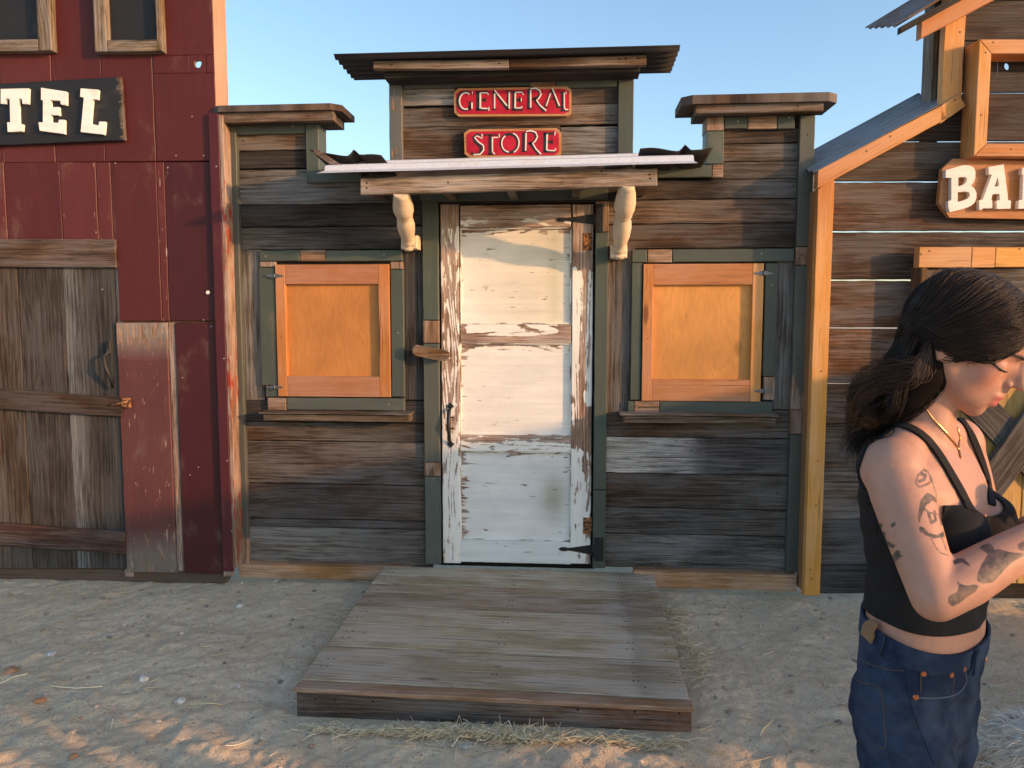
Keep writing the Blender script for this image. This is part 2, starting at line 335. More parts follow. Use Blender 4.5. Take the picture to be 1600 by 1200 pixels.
# right wing
course(mb, S, 1110, 1265, [178, 200, 224, 252, 280], [DARK, ramp((0, BROWN), (.6, DARK), (1, BROWN)), ramp((0, WARM), (.6, GREY), (1, GREY)), ramp((0, GREY), (1, GREY))])
course(mb, S, 940, 1265, [280, 311, 349, 388], [ramp((0, BROWN), (.5, DARK), (.8, GREY), (1, GREY)), ramp((0, WARM), (.4, WARM), (.75, BROWN), (1, GREY)), ramp((0, BROWN), (.5, (.12, .08, .06)), (1, DARK))])
mb.prect(S, 945, 388, 990, 645, 0.0, .022, ramp((0, WARM), (.4, GREY), (1, GREY)), 'v', res=.04)
mb.prect(S, 1210, 388, 1258, 640, 0.0, .022, ramp((0, GREY), (.5, LGREY), (1, DARK)), 'v', res=.04)
mb.prect(S, 991, 388, 1209, 640, -0.012, .02, DARK, 'h')
course(mb, S, 940, 1244, [640, 684, 741, 795, 836, 890], [ramp((0, BROWN), (.6, WARM), (1, GREY)),
       ramp((0, (.66, .60, .50)), (.3, (.62, .58, .54)), (.44, (.48, .44, .42)), (.52, (.13, .115, .11)), (1, (.14, .12, .115))),
       ramp((0, BROWN), (.3, (.12, .09, .07)), (.75, GREY), (1, GREY)), ramp((0, GREY), (.4, (.12, .10, .085)), (1, GREY)), ramp((0, GREY), (.4, LGREY), (.6, (.17, .15, .135)), (1, LGREY))])
nails(mb, S, [(470, 331), (470, 345), (560, 340), (376, 330), (1095, 264), (1104, 266), (1010, 692), (1072, 692), (1056, 688), (1080, 704), (1056, 737), (1020, 880), (1030, 880), (530, 783),
              (660, 700), (660, 780), (655, 850), (1215, 700), (1215, 770), (1216, 860), (405, 700), (405, 780), (408, 850), (1240, 290), (1240, 330), (1240, 370), (960, 330), (962, 360), (640, 180), (640, 220), (955, 180), (955, 230), (1145, 236), (1240, 236), (380, 220), (465, 250)], 0.0)
BK = (.05, .042, .037)
for q in ((360, 195, 490, 300), (372, 300, 1240, 880), (615, 115, 980, 300), (1115, 185, 1255, 300), (975, 255, 1250, 305)): mb.prect(S, *q, -.045, .02, BK, 'h')
mb.build('plank_wall', M['plank'], store)

# green trim boards: every board is one piece of one mesh per kind
def trims(name, items, off=0.022, thick=0.024, mat='trim', parent=None, pl=None, xr=None):
    parent = parent or store; pl = pl or STORE
    m = MB()
    for it in items:
        x0, y0, x1, y1, gr = it[:5]; t = it[5] if len(it) > 5 else GREEN; wr = it[6] if len(it) > 6 else 0.12
        o = it[7] if len(it) > 7 else off; th = it[8] if len(it) > 8 else thick
        r = pl.rect(x0, y0, x1, y1, o)
        if xr: r = (pl.hit(xr[0], xr[2], o)[0], pl.hit(xr[1], xr[2], o)[0], r[2], r[3])
        m.rect(pl, r, o, th, t if callable(t) else vary(t, .1), gr, wear=wr, res=.05)
    return m, (lambda: m.build(name, M[mat], parent))
m, fin = trims('corner_post', [(362, 190, 378, 882, 'v', GREEN2, ramp((0, .1), (.02, .1), (.93, .2), (.95, 1), (1, 1), axis=1), .03, .06)]); fin()
m, fin = trims('corner_post', [(1239, 180, 1262, 385, 'v', GREEN2, .14, .03, .06), (1239, 386, 1262, 414, 'v', (.24, .17, .13), 1.0, .03, .06), (1239, 415, 1262, 640, 'v', GREEN2, ramp((0, .1), (.7, .2), (.78, .5), (.95, .55), (1, .9), axis=1), .03, .06),
     (1239, 641, 1262, 678, 'v', (.2, .1, .07), 1.0, .03, .06), (1239, 679, 1262, 895, 'v', GREEN2, .1, .03, .06)], xr=(1239.5, 1262.5, 537))
nails(m, S, [(1252, 398), (1250, 404), (1240, 708), (1238, 860), (1262, 210), (1258, 300), (1246, 560)], .03, .005); fin()
m, fin = trims('wing_trim', [(363, 188, 477, 209, 'h'), (478, 186, 498, 285, 'v', GREEN, .15, .03, .13), (482, 268, 566, 285, 'h', GREEN, .1, .036)])
nails(m, S, [(380, 196), (457, 197), (486, 280)], .022, .004, (.4, .4, .4)); fin()
m, fin = trims('wing_trim', [(1132, 179, 1168, 201, 'h'), (1169, 179, 1214, 201, 'h', BARE, 1.0), (1215, 179, 1242, 201, 'h'), (1104, 178, 1131, 204, 'v', (.3, .22, .17), .75, .03, .13), (1104, 205, 1131, 256, 'v', GREEN, .2, .03, .13),
     (1028, 258, 1112, 277, 'h', GREEN, .1, .036), (1113, 257, 1130, 277, 'h', BARE, 1.0, .036)])
nails(m, S, [(1233, 184), (1153, 190), (1127, 220)], .022, .004, (.4, .4, .4)); fin()
m, fin = trims('tower_trim', [(608, 110, 628, 262, 'v', (.10, .105, .095), .35, .03, .08), (966, 107, 990, 258, 'v', GREEN, .12, .03, .08), (629, 110, 827, 136, 'h'), (828, 110, 868, 136, 'h', BARE, 1.0), (869, 110, 965, 136, 'h')])
nails(m, S, [(940, 116), (982, 140), (615, 130)], .022, .004, (.3, .3, .3)); fin()
m, fin = trims('door_casing', [(656, 314, 683, 500, 'v', GREEN, .14), (660, 501, 686, 536, 'v', BARE, .95), (662, 537, 687, 722, 'v', GREEN2, .12), (666, 723, 690, 744, 'v', (.22, .11, .05), 1.0), (668, 745, 691, 882, 'v', GREEN2, .12)], xr=(662, 686.5, 600)); fin()
m, fin = trims('door_casing', [(929, 314, 950, 362, 'v', (.16, .10, .07), .9), (929, 363, 949, 765, 'v', GREEN, .14), (928, 766, 947, 888, 'v', GREEN, .1)], xr=(928.5, 948.5, 600)); fin()
m, fin = trims('door_casing', [(656, 296, 950, 313, 'h', GREEN, .15)])
fin()
# recess behind the door
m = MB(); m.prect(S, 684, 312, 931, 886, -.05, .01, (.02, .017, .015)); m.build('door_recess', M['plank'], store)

# window surrounds, sills, shutters
def hinge_small(parent, pl, px, py, off):
    h = MB(); a, z = pl.hit(px, py, off)
    for sg in (-1, 1):
        P = [(0, .012), (.018, .010), (.03, .005), (.042, .006), (.048, 0), (.042, -.006), (.03, -.005), (.018, -.010), (0, -.012)]
        pts = [pl.pt(a+sg*q[0], z+q[1], off+.003) for q in P]
        h.prism(pts if sg < 0 else pts[::-1], pl.n, .004)
        h.disc(pl.pt(a+sg*.036, z, off+.003), pl.n, .0035, .002, n=6); h.disc(pl.pt(a+sg*.016, z, off+.003), pl.n, .003, .002, n=6)
    h.tube([pl.pt(a, z-.014, off+.004), pl.pt(a, z+.014, off+.004)], .0045, 8)
    return h.build('hinge', M['zinc'], parent)
def shutter(x0, y0, x1, y1, px0, py0, px1, py1, hx, hys, tf, tp, label):
    sh = thing('shutter', label, 'shutter'); del sh['label'], sh['category']; sh.parent = store; sh.matrix_parent_inverse = store.matrix_world.inverted()
    o = .030; m = MB(); L = S.rect(x0, y0, x1, y1, o); Q = S.rect(px0, py0, px1, py1, o)
    m.rect(S, (L[0], Q[0]-.0008, L[2], L[3]), o, .034, vary(tf[0], .05), 'v', res=.06, jit=.0004, bev=.002)
    m.rect(S, (Q[1]+.0008, L[1], L[2], L[3]), o, .034, vary(tf[1], .05), 'v', res=.06, jit=.0004, bev=.002)
    m.rect(S, (Q[0], Q[1], Q[3]+.0005, L[3]), o-.001, .033, vary(tf[2], .05), 'h', res=.06, jit=.0004, bev=.002)
    m.rect(S, (Q[0], Q[1], L[2], Q[2]-.0005), o-.001, .033, vary(tf[2], .05), 'h', res=.06, jit=.0004, bev=.002)
    nails(m, S, [(x0+8, (y0+y1)/2+10), (x1-9, (y0+y1)/2+20)], o, .003)
    m.build('shutter_frame', M['pine'], sh)
    m = MB(); m.rect(S, (Q[0]-.01, Q[1]+.01, Q[2]-.01, Q[3]+.01), o-.026, .008, tp, 'v', res=.1, seed=(random.uniform(0, 50), random.uniform(0, 50))); m.build('shutter_panel', M['ply'], sh)
    for hy in hys: hinge_small(sh, S, hx, hy, o)
def ply_mat():
    g = G('plywood_veneer'); u, v, _ = g.sep(g.uv()); tint = g.attr('tint')
    n = g.noise(g.vec(g.mul(u, 2.2), g.mul(v, 7.5)), 1, 2, 0.5)
    ring = g.math('SINE', g.add(g.mul(n, 70.0), g.mul(v, 60.0))); fine = g.noise(g.vec(g.mul(u, 20), g.mul(v, 300)), 1, 2)
    f = g.add(0.86, g.add(g.mul(ring, 0.045), g.mul(fine, 0.26))); bl = g.noise(g.vec(g.mul(u, 3), g.mul(v, 4), 3.0), 1, 3)
    f = g.mul(f, g.add(0.62, g.mul(bl, 0.76))); kv = g.voro(g.vec(g.mul(u, 2.6), g.mul(v, 4.6)), 1.0); kn = g.mul(g.rng(g.sep(kv.outputs['Color'])[0], .62, .64), g.rng(kv.outputs['Distance'], .05, .17, 1, 0)); f = g.mul(f, g.sub(1.0, g.mul(kn, .38))); f = g.mul(f, g.sub(1.0, g.mul(g.rng(g.noise(g.vec(g.mul(u, 9), g.mul(v, 60), 4.0), 1, 2), .68, .72), .25))); g.bump(fine, 0.15, 0.001)
    return g.done(g.mix(1.0, tint, g.grey(f), 'MULTIPLY'), 0.55)
M['ply'] = ply_mat()
shutter(432, 413, 609, 620, 447, 444, 592, 588, 429, (431, 605), (OAK, OAK, (.38, .17, .085)), (.47, .195, .052), 'left shutter')
shutter(1004, 412, 1191, 627, 1020, 445, 1174, 593, 1193, (427, 611), (OAK, PINE, (.42, .19, .085)), (.57, .265, .072), 'right shutter')
m, fin = trims('window_trim', [(405, 391, 468, 408, 'h', GREEN, .15), (469, 391, 508, 408, 'h', (.16, .115, .09), .9), (509, 391, 628, 408, 'h', GREEN, .12), (406, 409, 430, 417, 'v', BARE, .95), (406, 418, 431, 602, 'v', GREEN, .12), (415, 603, 434, 620, 'v', GREEN, .4),
    (610, 409, 629, 420, 'v', BARE, .7), (611, 421, 631, 620, 'v', GREEN, .10), (418, 622, 447, 641, 'h', BARE, 1.0), (448, 622, 632, 641, 'h', GREEN2, .1)])
nails(m, S, [(607, 632), (415, 400), (600, 398), (622, 520)], .022, .004, (.3, .3, .3)); fin()
m, fin = trims('window_trim', [(988, 390, 1011, 410, 'h'), (1012, 390, 1050, 410, 'h', BARE, .95), (1051, 389, 1241, 409, 'h', GREEN, .1), (986, 411, 1002, 625, 'v', GREEN, .1), (1194, 411, 1214, 588, 'v', GREEN, .12), (1193, 589, 1211, 625, 'v', BARE, .9),
    (981, 627, 990, 646, 'h'), (991, 627, 1030, 646, 'h', BARE, 1.0), (1031, 627, 1207, 646, 'h', GREEN, .1)])
nails(m, S, [(1190, 396), (995, 636), (1206, 445), (1200, 596)], .022, .004, (.3, .3, .3)); fin()
def sill(x0, x1, y0, y1, t):
    m = MB(); r = S.rect(x0, y0, x1, y1, .12)
    m.rect(S, (r[0], r[1], r[2]+.02, r[3]-.002), .12, .12, t, 'h', res=.05, jit=.002, bev=.006)
    m.rect(S, (r[0]+.02, r[1]-.008, r[2]-.018, r[2]+.018), .10, .10, t, 'h', res=.05, jit=.001)
    m.build('window_sill', M['plank'], store)
sill(403, 640, 645, 654, (.20, .145, .10)); sill(969, 1216, 647, 657, (.25, .175, .12))

# white door
door = thing('door', '', ''); del door['label'], door['category']; door.parent = store; door.matrix_parent_inverse = store.matrix_world.inverted()
WH, WHB = (.78, .755, .69), (.70, .71, .68)
def DR(m, x0, y0, x1, y1, off, thick, tint, grain, wear, **k): m.prect(S, x0, y0, x1, y1, off, thick, tint, grain, wear=wear, res=.018, jit=.0006, bev=k.get('bev', .003))
o = 0.0
m = MB(); DR(m, 690, 319, 718, 880, o, .04, WH, 'v', lambda a, b: (.92 if b < .06 else .55 - .12*min(1, max(0, (b-.5)/.12)) - .05*min(1, max(0, (b-.75)/.1))) + .07*(1-a)*(b < .6) - .04); m.build('stile', M['door'], door)
def rstile(a, b):                                   # hinge stile: a worn channel that wanders from the outside in
    c = .62 + .10*math.sin(b*7) - .25*max(0, b-.25)*(b < .55) + (.35 if b > .55 else 0)*min(1, (b-.55)*4)
    wv = .30*math.exp(-((b-.60)/.12)**2) + .28 if b < .74 else .16
    d = abs(a-min(c, .95)); base = .26 + .42*max(0, 1-d/wv)**.7
    if b < .17: base = max(base, .92 - 3*max(0, b-.10))
    if .55 < b < .68: base = max(base, .88 - .5*abs(b-.62)/.06*(a < .4))
    return base
m = MB(); DR(m, 893, 319, 925, 881, o, .04, WH, 'v', rstile); m.build('stile', M['door'], door)
m = MB(); DR(m, 719, 320, 892, 355, o-.001, .038, WH, 'h', lambda a, b: .80-.22*min(1, max(0, (b-.4)*3))); m.build('rail', M['door'], door)
m = MB(); DR(m, 719, 507, 892, 536, o-.001, .038, WH, 'h', lambda a, b: .33+.62*min(1, max(0, (b-.38-.22*math.sin(3.1*a))/.15)) + .4*(a < .06 or a > .9)); m.build('rail', M['door'], door)
m = MB(); DR(m, 719, 681, 892, 706, o-.001, .038, WH, 'h', lambda a, b: .42+.25*(b < .3)-.1*b); m.build('rail', M['door'], door)
m = MB(); DR(m, 719, 846, 892, 880, o-.001, .038, WHB, 'h', .18); m.build('rail', M['door'], door)
def pnl(x0, y0, x1, y1, tint, wr):
    m = MB(); DR(m, x0, y0, x1, y1, o-.022, .012, tint, 'h', wr, bev=.001); m.build('door_panel', M['door'], door)
pnl(717, 353, 894, 509, ramp((0, WH), (.75, (.70, .64, .52)), (.85, (.60, .56, .42)), (1, WH)), lambda a, b: max(.22, .92-b*5.2 - .25*math.sin(a*3.1)*(b < .3)) if b < .2 else .20 + (.06*max(0, 1-abs(a-.95)*8)) + .1*(a < .05))
pnl(717, 534, 894, 683, (.78, .75, .68), lambda a, b: .18 + max(0, .38-b*3.0) + .2*max(0, 1-a*12) )
pnl(717, 704, 894, 848, lambda a, b: mixc((.74, .73, .69), (.34, .31, .21), .75*math.exp(-((a-.84)/.11)**2-((b-.5)/.26)**2)), lambda a, b: .19 + max(0, .42-b*5) + .45*max(0, 1-a*8.5) + .2*max(0, (a-.9)*8)*(b < .6))
m = MB()                                            # thin moulding round each panel
for (x0, y0, x1, y1) in ((718, 355, 893, 507), (718, 536, 893, 681), (718, 706, 893, 846)):
    r = S.rect(x0, y0, x1, y1, 0)
    for q in ((r[0], r[0]+.009, r[2], r[3]), (r[1]-.009, r[1], r[2], r[3]), (r[0]+.01, r[1]-.01, r[3]-.009, r[3]), (r[0]+.01, r[1]-.01, r[2], r[2]+.009)):
        m.rect(S, q, -.008, .015, WH, 'v' if q[1]-q[0] < .02 else 'h', wear=.42, res=.05, jit=.0005, bev=.004)
m.build('door_moulding', M['door'], door)
def strap(px0, px1, py, plx0, plx1, ply0, ply1, off=.004):
    h = MB(); a0, z = S.hit(px0, py, off); a1, _ = S.hit(px1, py, off); L = a1-a0
    up = [(0, .0), (.012, .010), (.035, .011), (.05, .007), (.075, .010), (L*.6, .016), (L*.85, .024), (L, .026)]
    pts = [S.pt(a0+p, z+q, off) for p, q in up] + [S.pt(a0+p, z-q, off) for p, q in up[::-1][:-1]]
    h.prism(pts[::-1], S.n, .006)
    for p in (.02, .1, L-.03): h.disc(S.pt(a0+p, z, off), S.n, .006, .004, n=8)
    h.prect(S, plx0, ply0, plx1, ply1, .028, .008, (.02, .02, .02), res=.5)
    r = S.rect(plx0, ply0, plx1, ply1, .028)
    for zz in (r[2]+.015, r[3]-.015, (r[2]+r[3])/2+.03, (r[2]+r[3])/2-.03): h.disc(S.pt((r[0]+r[1])/2, zz, .028), S.n, .006, .003, n=8)
    h.tube([S.pt(r[0]-.004, z-.03, .018), S.pt(r[0]-.004, z+.03, .018)], .008, 8)
    h.build('strap_hinge', M['iron'], door)
strap(869, 928, 343, 931, 943, 319, 363); strap(873, 926, 858, 928, 943, 840, 877)
for (x0, y0, x1, y1) in ((911, 364, 925, 391), (911, 809, 925, 835)):
    h = MB(); h.prect(S, x0, y0, x1, y1, .004, .004, (.3, .15, .06), res=.5)
    for yy in (y0+6, y1-6): nails(h, S, [((x0+x1)/2, yy)], .004, .005)
    h.build('rusty_plate', M['rust'], door)
h = MB(); a, z0 = S.hit(704, 700, .004); _, z1 = S.hit(704, 629, .004)
for zz, sg in ((z1, 1), (z0, -1)):
    P = [(-.006, -.035), (-.010, -.028), (-.022, -.024), (-.016, -.016), (0, 0), (.016, -.016), (.022, -.024), (.010, -.028), (.006, -.035)]
    pts = [S.pt(a+p, zz+sg*q, .004) for p, q in P]; h.prism(pts[::-1] if sg > 0 else pts, S.n, .005)
    h.disc(S.pt(a, zz-sg*.022, .004), S.n, .004, .003, n=8)
h.tube([S.pt(a, z1-.03, .004), S.pt(a-.004, z1-.05, .03), S.pt(a-.004, (z0+z1)/2, .045), S.pt(a-.002, z0+.05, .03), S.pt(a, z0+.03, .004)], [.007, .011, .012, .009, .006], 8)
h.tube([S.pt(a+.002, z1-.08, .006), S.pt(a+.02, z1-.08, .02)], .004, 6); h.tube([S.pt(a+.002, z1-.14, .006), S.pt(a+.02, z1-.14, .02)], .004, 6)
h.build('handle', M['rust_dark'] if 'rust_dark' in M else M['iron'], door)
# pivoting wooden latch
m = MB(); c = [S.hit(x, y, .07) for x, y in ((645, 539), (703, 552), (697, 566), (646, 554))]
ln = [S.hit(x, y, .07) for x, y in ((650, 539), (694, 547), (701, 551), (702, 557), (696, 564), (688, 564), (650, 556), (645, 552), (645, 543))]
m.prism([S.pt(a, z, .07) for a, z in ln][::-1], S.n, .022, (.30, .18, .10)); nails(m, S, [(672, 551)], .07, .004)
m.tube([S.pt(*S.hit(672, 551, .05), .05), S.pt(*S.hit(672, 551, .02), .018)], .012, 8, (.2, .12, .07)); m.build('turn_latch', M['plank'], store)

# base timbers
m = MB()
m.prect(S, 374, 885, 640, 906, .05, .06, (.40, .23, .125), 'h', res=.08); m.prect(S, 380, 878, 450, 886, .012, .04, (.30, .16, .08)); m.prect(S, 451, 879, 640, 886, .010, .04, (.12, .07, .045))
m.prect(S, 990, 896, 1245, 921, .05, .06, (.44, .25, .135), 'h', res=.08); m.prect(S, 990, 889, 1240, 896, .012, .04, (.16, .09, .05))
m.rect(S, (S.hit(640, 890, .05)[0], S.hit(990, 890, .05)[0], .02, .095), .035, .06, (.25, .15, .08))
m.build('base_timber', M['deck'], store)
# wing caps
def cap(x0, x1, yt, yb, x2, x3, y2, y3, tl=0.0):
    m = MB(); o = .13; r = S.rect(x0, yt, x1, yb, o)
    P = lambda a, z, oo: S.pt(a, z, oo)
    za, zb = r[2], r[3]
    # upper shelf: a flat board seen edge on, corners cut
    pts = [S.pt(r[0], 0, .03), S.pt(r[0]+.0, 0, .09), S.pt(r[0]+.05, 0, o), S.pt(r[1]-.05, 0, o), S.pt(r[1], 0, .09), S.pt(r[1], 0, -.14), S.pt(r[0], 0, -.14)]
    top = [np.array([p[0], p[1], zb]) for p in pts]; m.prism(top[::-1] if False else [t for t in top], (0, 0, 1), zb-za, (.17, .115, .085))
    q = S.rect(x2, y2, x3, y3, .105); m.rect(S, (q[0], q[1], q[2], q[3]), .105, .045, (.24, .155, .105), 'h', res=.06, bev=.004)
    m.box(S.pt(q[0]+.01, q[2]+.004, .058), S.pt(q[1]-.01, q[3]-.003, -.12), (.10, .07, .05))
    nails(m, S, [(x2+60, (y2+y3)/2), (x3-40, (y2+y3)/2)], .105, .004); m.build('wing_cap', M['plank'], store)
cap(326, 531, 163, 173, 333, 521, 172, 190); cap(1066, 1312, 146, 160, 1087, 1287, 157, 176)

# tower roof: corrugated sheet with ribs running left to right, overhanging the front
def corrugated(name, origin, along, down, nL, L, D, pitch, amp, mat, parent, thick=.0012, sag=None):
    """ribs run along `along`; profile varies over `down`"""
    al, dn = Vector(along).normalized(), Vector(down).normalized(); nn = al.cross(dn).normalized(); o = Vector(origin); m = MB()
    K = max(6, int(D/pitch*8)); gr = {}
    for side, sg in ((0, 0), (1, -thick)):
        for i in range(nL+1):
            for k in range(K+1):
                a, d = L*i/nL, D*k/K; h = amp*math.cos(2*math.pi*d/pitch)+sg + (sag(a/L, d/D) if sag else 0)
                gr[side, i, k] = m.vert(o+al*a+dn*d+nn*h, (a, d))
    for i in range(nL):
        for k in range(K):
            m.face((gr[0, i, k], gr[0, i+1, k], gr[0, i+1, k+1], gr[0, i, k+1]), True); m.face((gr[1, i, k], gr[1, i, k+1], gr[1, i+1, k+1], gr[1, i+1, k]), True)
    for i in range(nL): m.face((gr[0, i, 0], gr[1, i, 0], gr[1, i+1, 0], gr[0, i+1, 0])); m.face((gr[0, i, K], gr[0, i+1, K], gr[1, i+1, K], gr[1, i, K]))
    for k in range(K): m.face((gr[0, 0, k], gr[0, 0, k+1], gr[1, 0, k+1], gr[1, 0, k])); m.face((gr[0, nL, k], gr[1, nL, k], gr[1, nL, k+1], gr[0, nL, k+1]))
    return m.build(name, mat, parent)
o = .27; a0, z0 = S.hit(521, 87, o); a1, z1 = S.hit(1063, 73, o)
corrugated('tower_roof', S.pt(a0, z0, o), S.pt(a1, z1, o)-S.pt(a0, z0, o), (0, 1, -.02), 12, float(np.linalg.norm(S.pt(a1, z1, o)-S.pt(a0, z0, o))), .36, .068, .009, M['sheet_dark'], store)
m = MB(); m.pquad(S, [(583, 95), (795, 92), (795, 106), (583, 108)], .20, .035, (.36, .26, .185), 'h', res=.06); m.pquad(S, [(796, 92), (1010, 85), (1010, 101), (796, 106)], .198, .035, ramp((0, BROWN), (.4, (.15, .10, .07)), (.6, TAN), (1, (.28, .19, .13))), 'h', res=.06)
nails(m, S, [(612, 101), (780, 99), (968, 92), (997, 91), (978, 92)], .20, .005); m.pquad(S, [(600, 108), (1000, 101), (1000, 112), (600, 122)], .15, .12, (.05, .04, .032)); m.build('tower_fascia', M['plank'], store)

# door canopy
can = thing('canopy', '', ''); del can['label'], can['category']; can.parent = store; can.matrix_parent_inverse = store.matrix_world.inverted()
o = .44; m = MB(); m.pquad(S, [(563, 279), (1027, 263), (1027, 290), (563, 304)], o, .04, ramp((0, (.42, .29, .20)), (.3, (.48, .36, .26)), (.7, (.40, .29, .21)), (1, (.36, .26, .19))), 'h', res=.05)
nails(m, S, [(573, 286), (573, 294), (1015, 273), (1016, 279), (940, 268), (700, 285)], o, .005)
zc = S.hit(800, 290, .4)[1]
for px in (590, 700, 800, 900, 1000):
    a = S.hit(px, 290, .2)[0]; m.box(S.pt(a-.02, zc-.01, .40), S.pt(a+.02, zc+.05, .03), (.2, .14, .1))
m.build('canopy_beam', M['plank'], can)
fl, fr = S.hit(496, 270, .50), S.hit(1090, 254, .50); zb = [S.hit(520, 259, .12)[1], S.hit(1095, 247, .12)[1]]
A, B = Vector(S.pt(*fl, .50)), Vector(S.pt(*fr, .50)); bl = Vector(S.pt(S.hit(520, 259, .12)[0], zb[0], .12)); dn = (bl-A)
def rib_sheet(name, A, B, up, D, pitch, amp, mat, parent):     # trapezoid ribs parallel to A->B
    al = (B-A); L = al.length; al.normalize(); upn = up.normalized(); nn = al.cross(upn); nn = nn if nn.z > 0 else -nn; m = MB(); pr = []
    d = 0.0
    while d < D:
        pr += [(d, 0), (d+pitch*.55, 0), (d+pitch*.66, amp), (d+pitch*.89, amp)]; d += pitch
    pr = [p for p in pr if p[0] <= D]; n = 10
    ids = [[m.vert(A+al*(L*i/n)+upn*p[0]+nn*(p[1]+.0006*math.sin(i*1.7)), (L*i/n, p[0])) for p in pr] for i in range(n+1)]
    low = [[m.vert(A+al*(L*i/n)+upn*p[0]+nn*(p[1]+.0006*math.sin(i*1.7)-.0015), (L*i/n, p[0])) for p in pr] for i in range(n+1)]
    for i in range(n):
        for k in range(len(pr)-1): m.face((ids[i][k], ids[i+1][k], ids[i+1][k+1], ids[i][k+1])); m.face((low[i][k], low[i][k+1], low[i+1][k+1], low[i+1][k]))
        m.face((ids[i][0], low[i][0], low[i+1][0], ids[i+1][0]))
    return m.build(name, mat, parent)
up = Vector((dn.x*0.0, dn.y, dn.z)); rib_sheet('canopy_roof', A, B, up, up.length*1.12, .20, .022, M['sheet_white'], can)
# turned brackets
def bracket(tx, ty, bx, by, flip):
    h = MB(); T = Vector(S.pt(*S.hit(tx, ty, .40), .40)); Bt = Vector(S.pt(*S.hit(bx, by, .07), .07)); ax = T-Bt; L = ax.length
    prof = [(0.0, .043), (.035, .044), (.05, .042), (.058, .032), (.075, .030), (.085, .037), (.11, .039), (.13, .034), (.20, .037), (.32, .047), (.43, .050), (.52, .045), (.575, .038), (.585, .037), (.595, .043), (.615, .046), (.63, .043), (.64, .045), (.70, .054), (.78, .056), (.88, .050), (1.0, .043), (1.06, .043)]
    h.tube([Bt+ax*p for p, r in prof], [r*.92 for p, r in prof], 20)
    h.build('bracket', M['white_wood'], can)
    r = S.rect(bx-13, by-24, bx+13, by+5, .10); k = MB(); k.rect(S, (r[0], r[1], r[2]-.0, r[3]-.025), .10, .10, (.62, .50, .36), 'v', wear=.12, res=.03, bev=.006); nails(k, S, [(bx-6, by), (bx+6, by)], .10, .003)
    k.build('bracket_foot', M['letter'], can)
bracket(627, 304, 639, 384, 0); bracket(980, 292, 967, 398, 1)
# dark sheets lying over the parapet beside the tower
def side_sheet(pa, pb, pc, name='parapet_sheet'):
    A = Vector(S.pt(*S.hit(*pa, .34), .34)); B = Vector(S.pt(*S.hit(*pb, .34), .34)); dnv = Vector((0, 1, -.10))
    m = MB(); n = 26; al = B-A; rows = []
    for j in range(5):
        row = []
        for i in range(n+1):
            t = i/n; h = .030*math.exp(-((t-.62)/.05)**2) + .006*math.sin(t*9) + (.022*max(0, (.14-t)/.14) if pc else .015*max(0, (t-.86)/.14))
            row.append(m.vert(A+al*t+dnv*(.44*j/4)+Vector((0, 0, h)), (t, j*.1)))
        rows.append(row)
    for j in range(4):
        for i in range(n): m.face((rows[j][i], rows[j][i+1], rows[j+1][i+1], rows[j+1][i]), True)
    ob = m.build(name, M['sheet_dark'], store); sm = ob.modifiers.new('s', 'SOLIDIFY'); sm.thickness = .003
side_sheet((484, 240), (596, 243), 1); side_sheet((1000, 232), (1114, 236), 0)
m = MB(); m.pquad(S, [(487, 238), (496, 233), (540, 262), (528, 265)], .36, .05, (.20, .12, .08), 'h'); m.build('parapet_timber', M['plank'], store)

# signs GENERAL / STORE (traced strokes)
def sx(p, ox, oy, sc): return (ox+p[0]/sc, oy+p[1]/sc)
def stroke(m, pl, pts, wid, off, thick, mat_i, sc=7.273, ox=690, oy=120):
    """polyline brush stroke as a thin raised ribbon; wid in crop pixels (number or per point)"""
    m.cur = mat_i; P = [np.array(pl.hit(*sx(p, ox, oy, sc), off)) for p in pts]; n = len(P)
    k = abs(pl.hit(ox+1/sc*100, oy, off)[0]-pl.hit(ox, oy, off)[0])/100
    W = wid if hasattr(wid, '__len__') else [wid]*n; Lh, Rh = [], []
    for i in range(n):
        d = P[min(i+1, n-1)]-P[max(i-1, 0)]; d = d/max(1e-9, np.linalg.norm(d)); nv = np.array([-d[1], d[0]])*W[i]*k/2
        Lh.append(P[i]+nv); Rh.append(P[i]-nv)
    for i in range(n-1):
        q = [Lh[i], Rh[i], Rh[i+1], Lh[i+1]]; a = [m.vert(pl.pt(c[0], c[1], off)) for c in q]; m.face(a)
        b = [m.vert(pl.pt(c[0], c[1], off-thick)) for c in q]
        for e in range(4): m.face((a[e], b[e], b[(e+1) % 4], a[(e+1) % 4]))
def arc(cx, cy, rx, ry, a0, a1, n=12): return [(cx+rx*math.cos(rad(a0+(a1-a0)*i/n)), cy-ry*math.sin(rad(a0+(a1-a0)*i/n))) for i in range(n+1)]
def sign_board(name, label, poly, off, letters):
    t = thing(name, label, 'sign', tuple(S.pt(*S.hit(poly[0][0], poly[0][1], off), off)), 'red signs of the store')
    m = MB(); pts = [S.pt(*S.hit(x, y, off), off) for x, y in poly]; m.prism(pts[::-1], S.n, .03, (.45, .22, .09)); m.build('board', M['pine'], t)
    cx = sum(p[0] for p in poly)/len(poly); cy = sum(p[1] for p in poly)/len(poly)
    w_ = max(p[0] for p in poly)-cx; h_ = max(p[1] for p in poly)-cy; inn = [(cx+(x-cx)*(1-3.6/w_), cy+(y-cy)*(1-3.6/h_)) for x, y in poly]
    m = MB(); m.prism([S.pt(*S.hit(x, y, off+.002), off+.002) for x, y in inn][::-1], S.n, .004); m.build('painted_face', M['sign_red'], t)
    for bs, ws in letters:
        m = MB()
        for p, wd in bs: stroke(m, S, p, wd, off+.0032, .002, 0)
        for p, wd in ws: stroke(m, S, p, wd, off+.0046, .002, 1)
        m.build('letter', [M['ink_black'], M['sign_white']], t)
    return t
B_, W_ = 30, 15
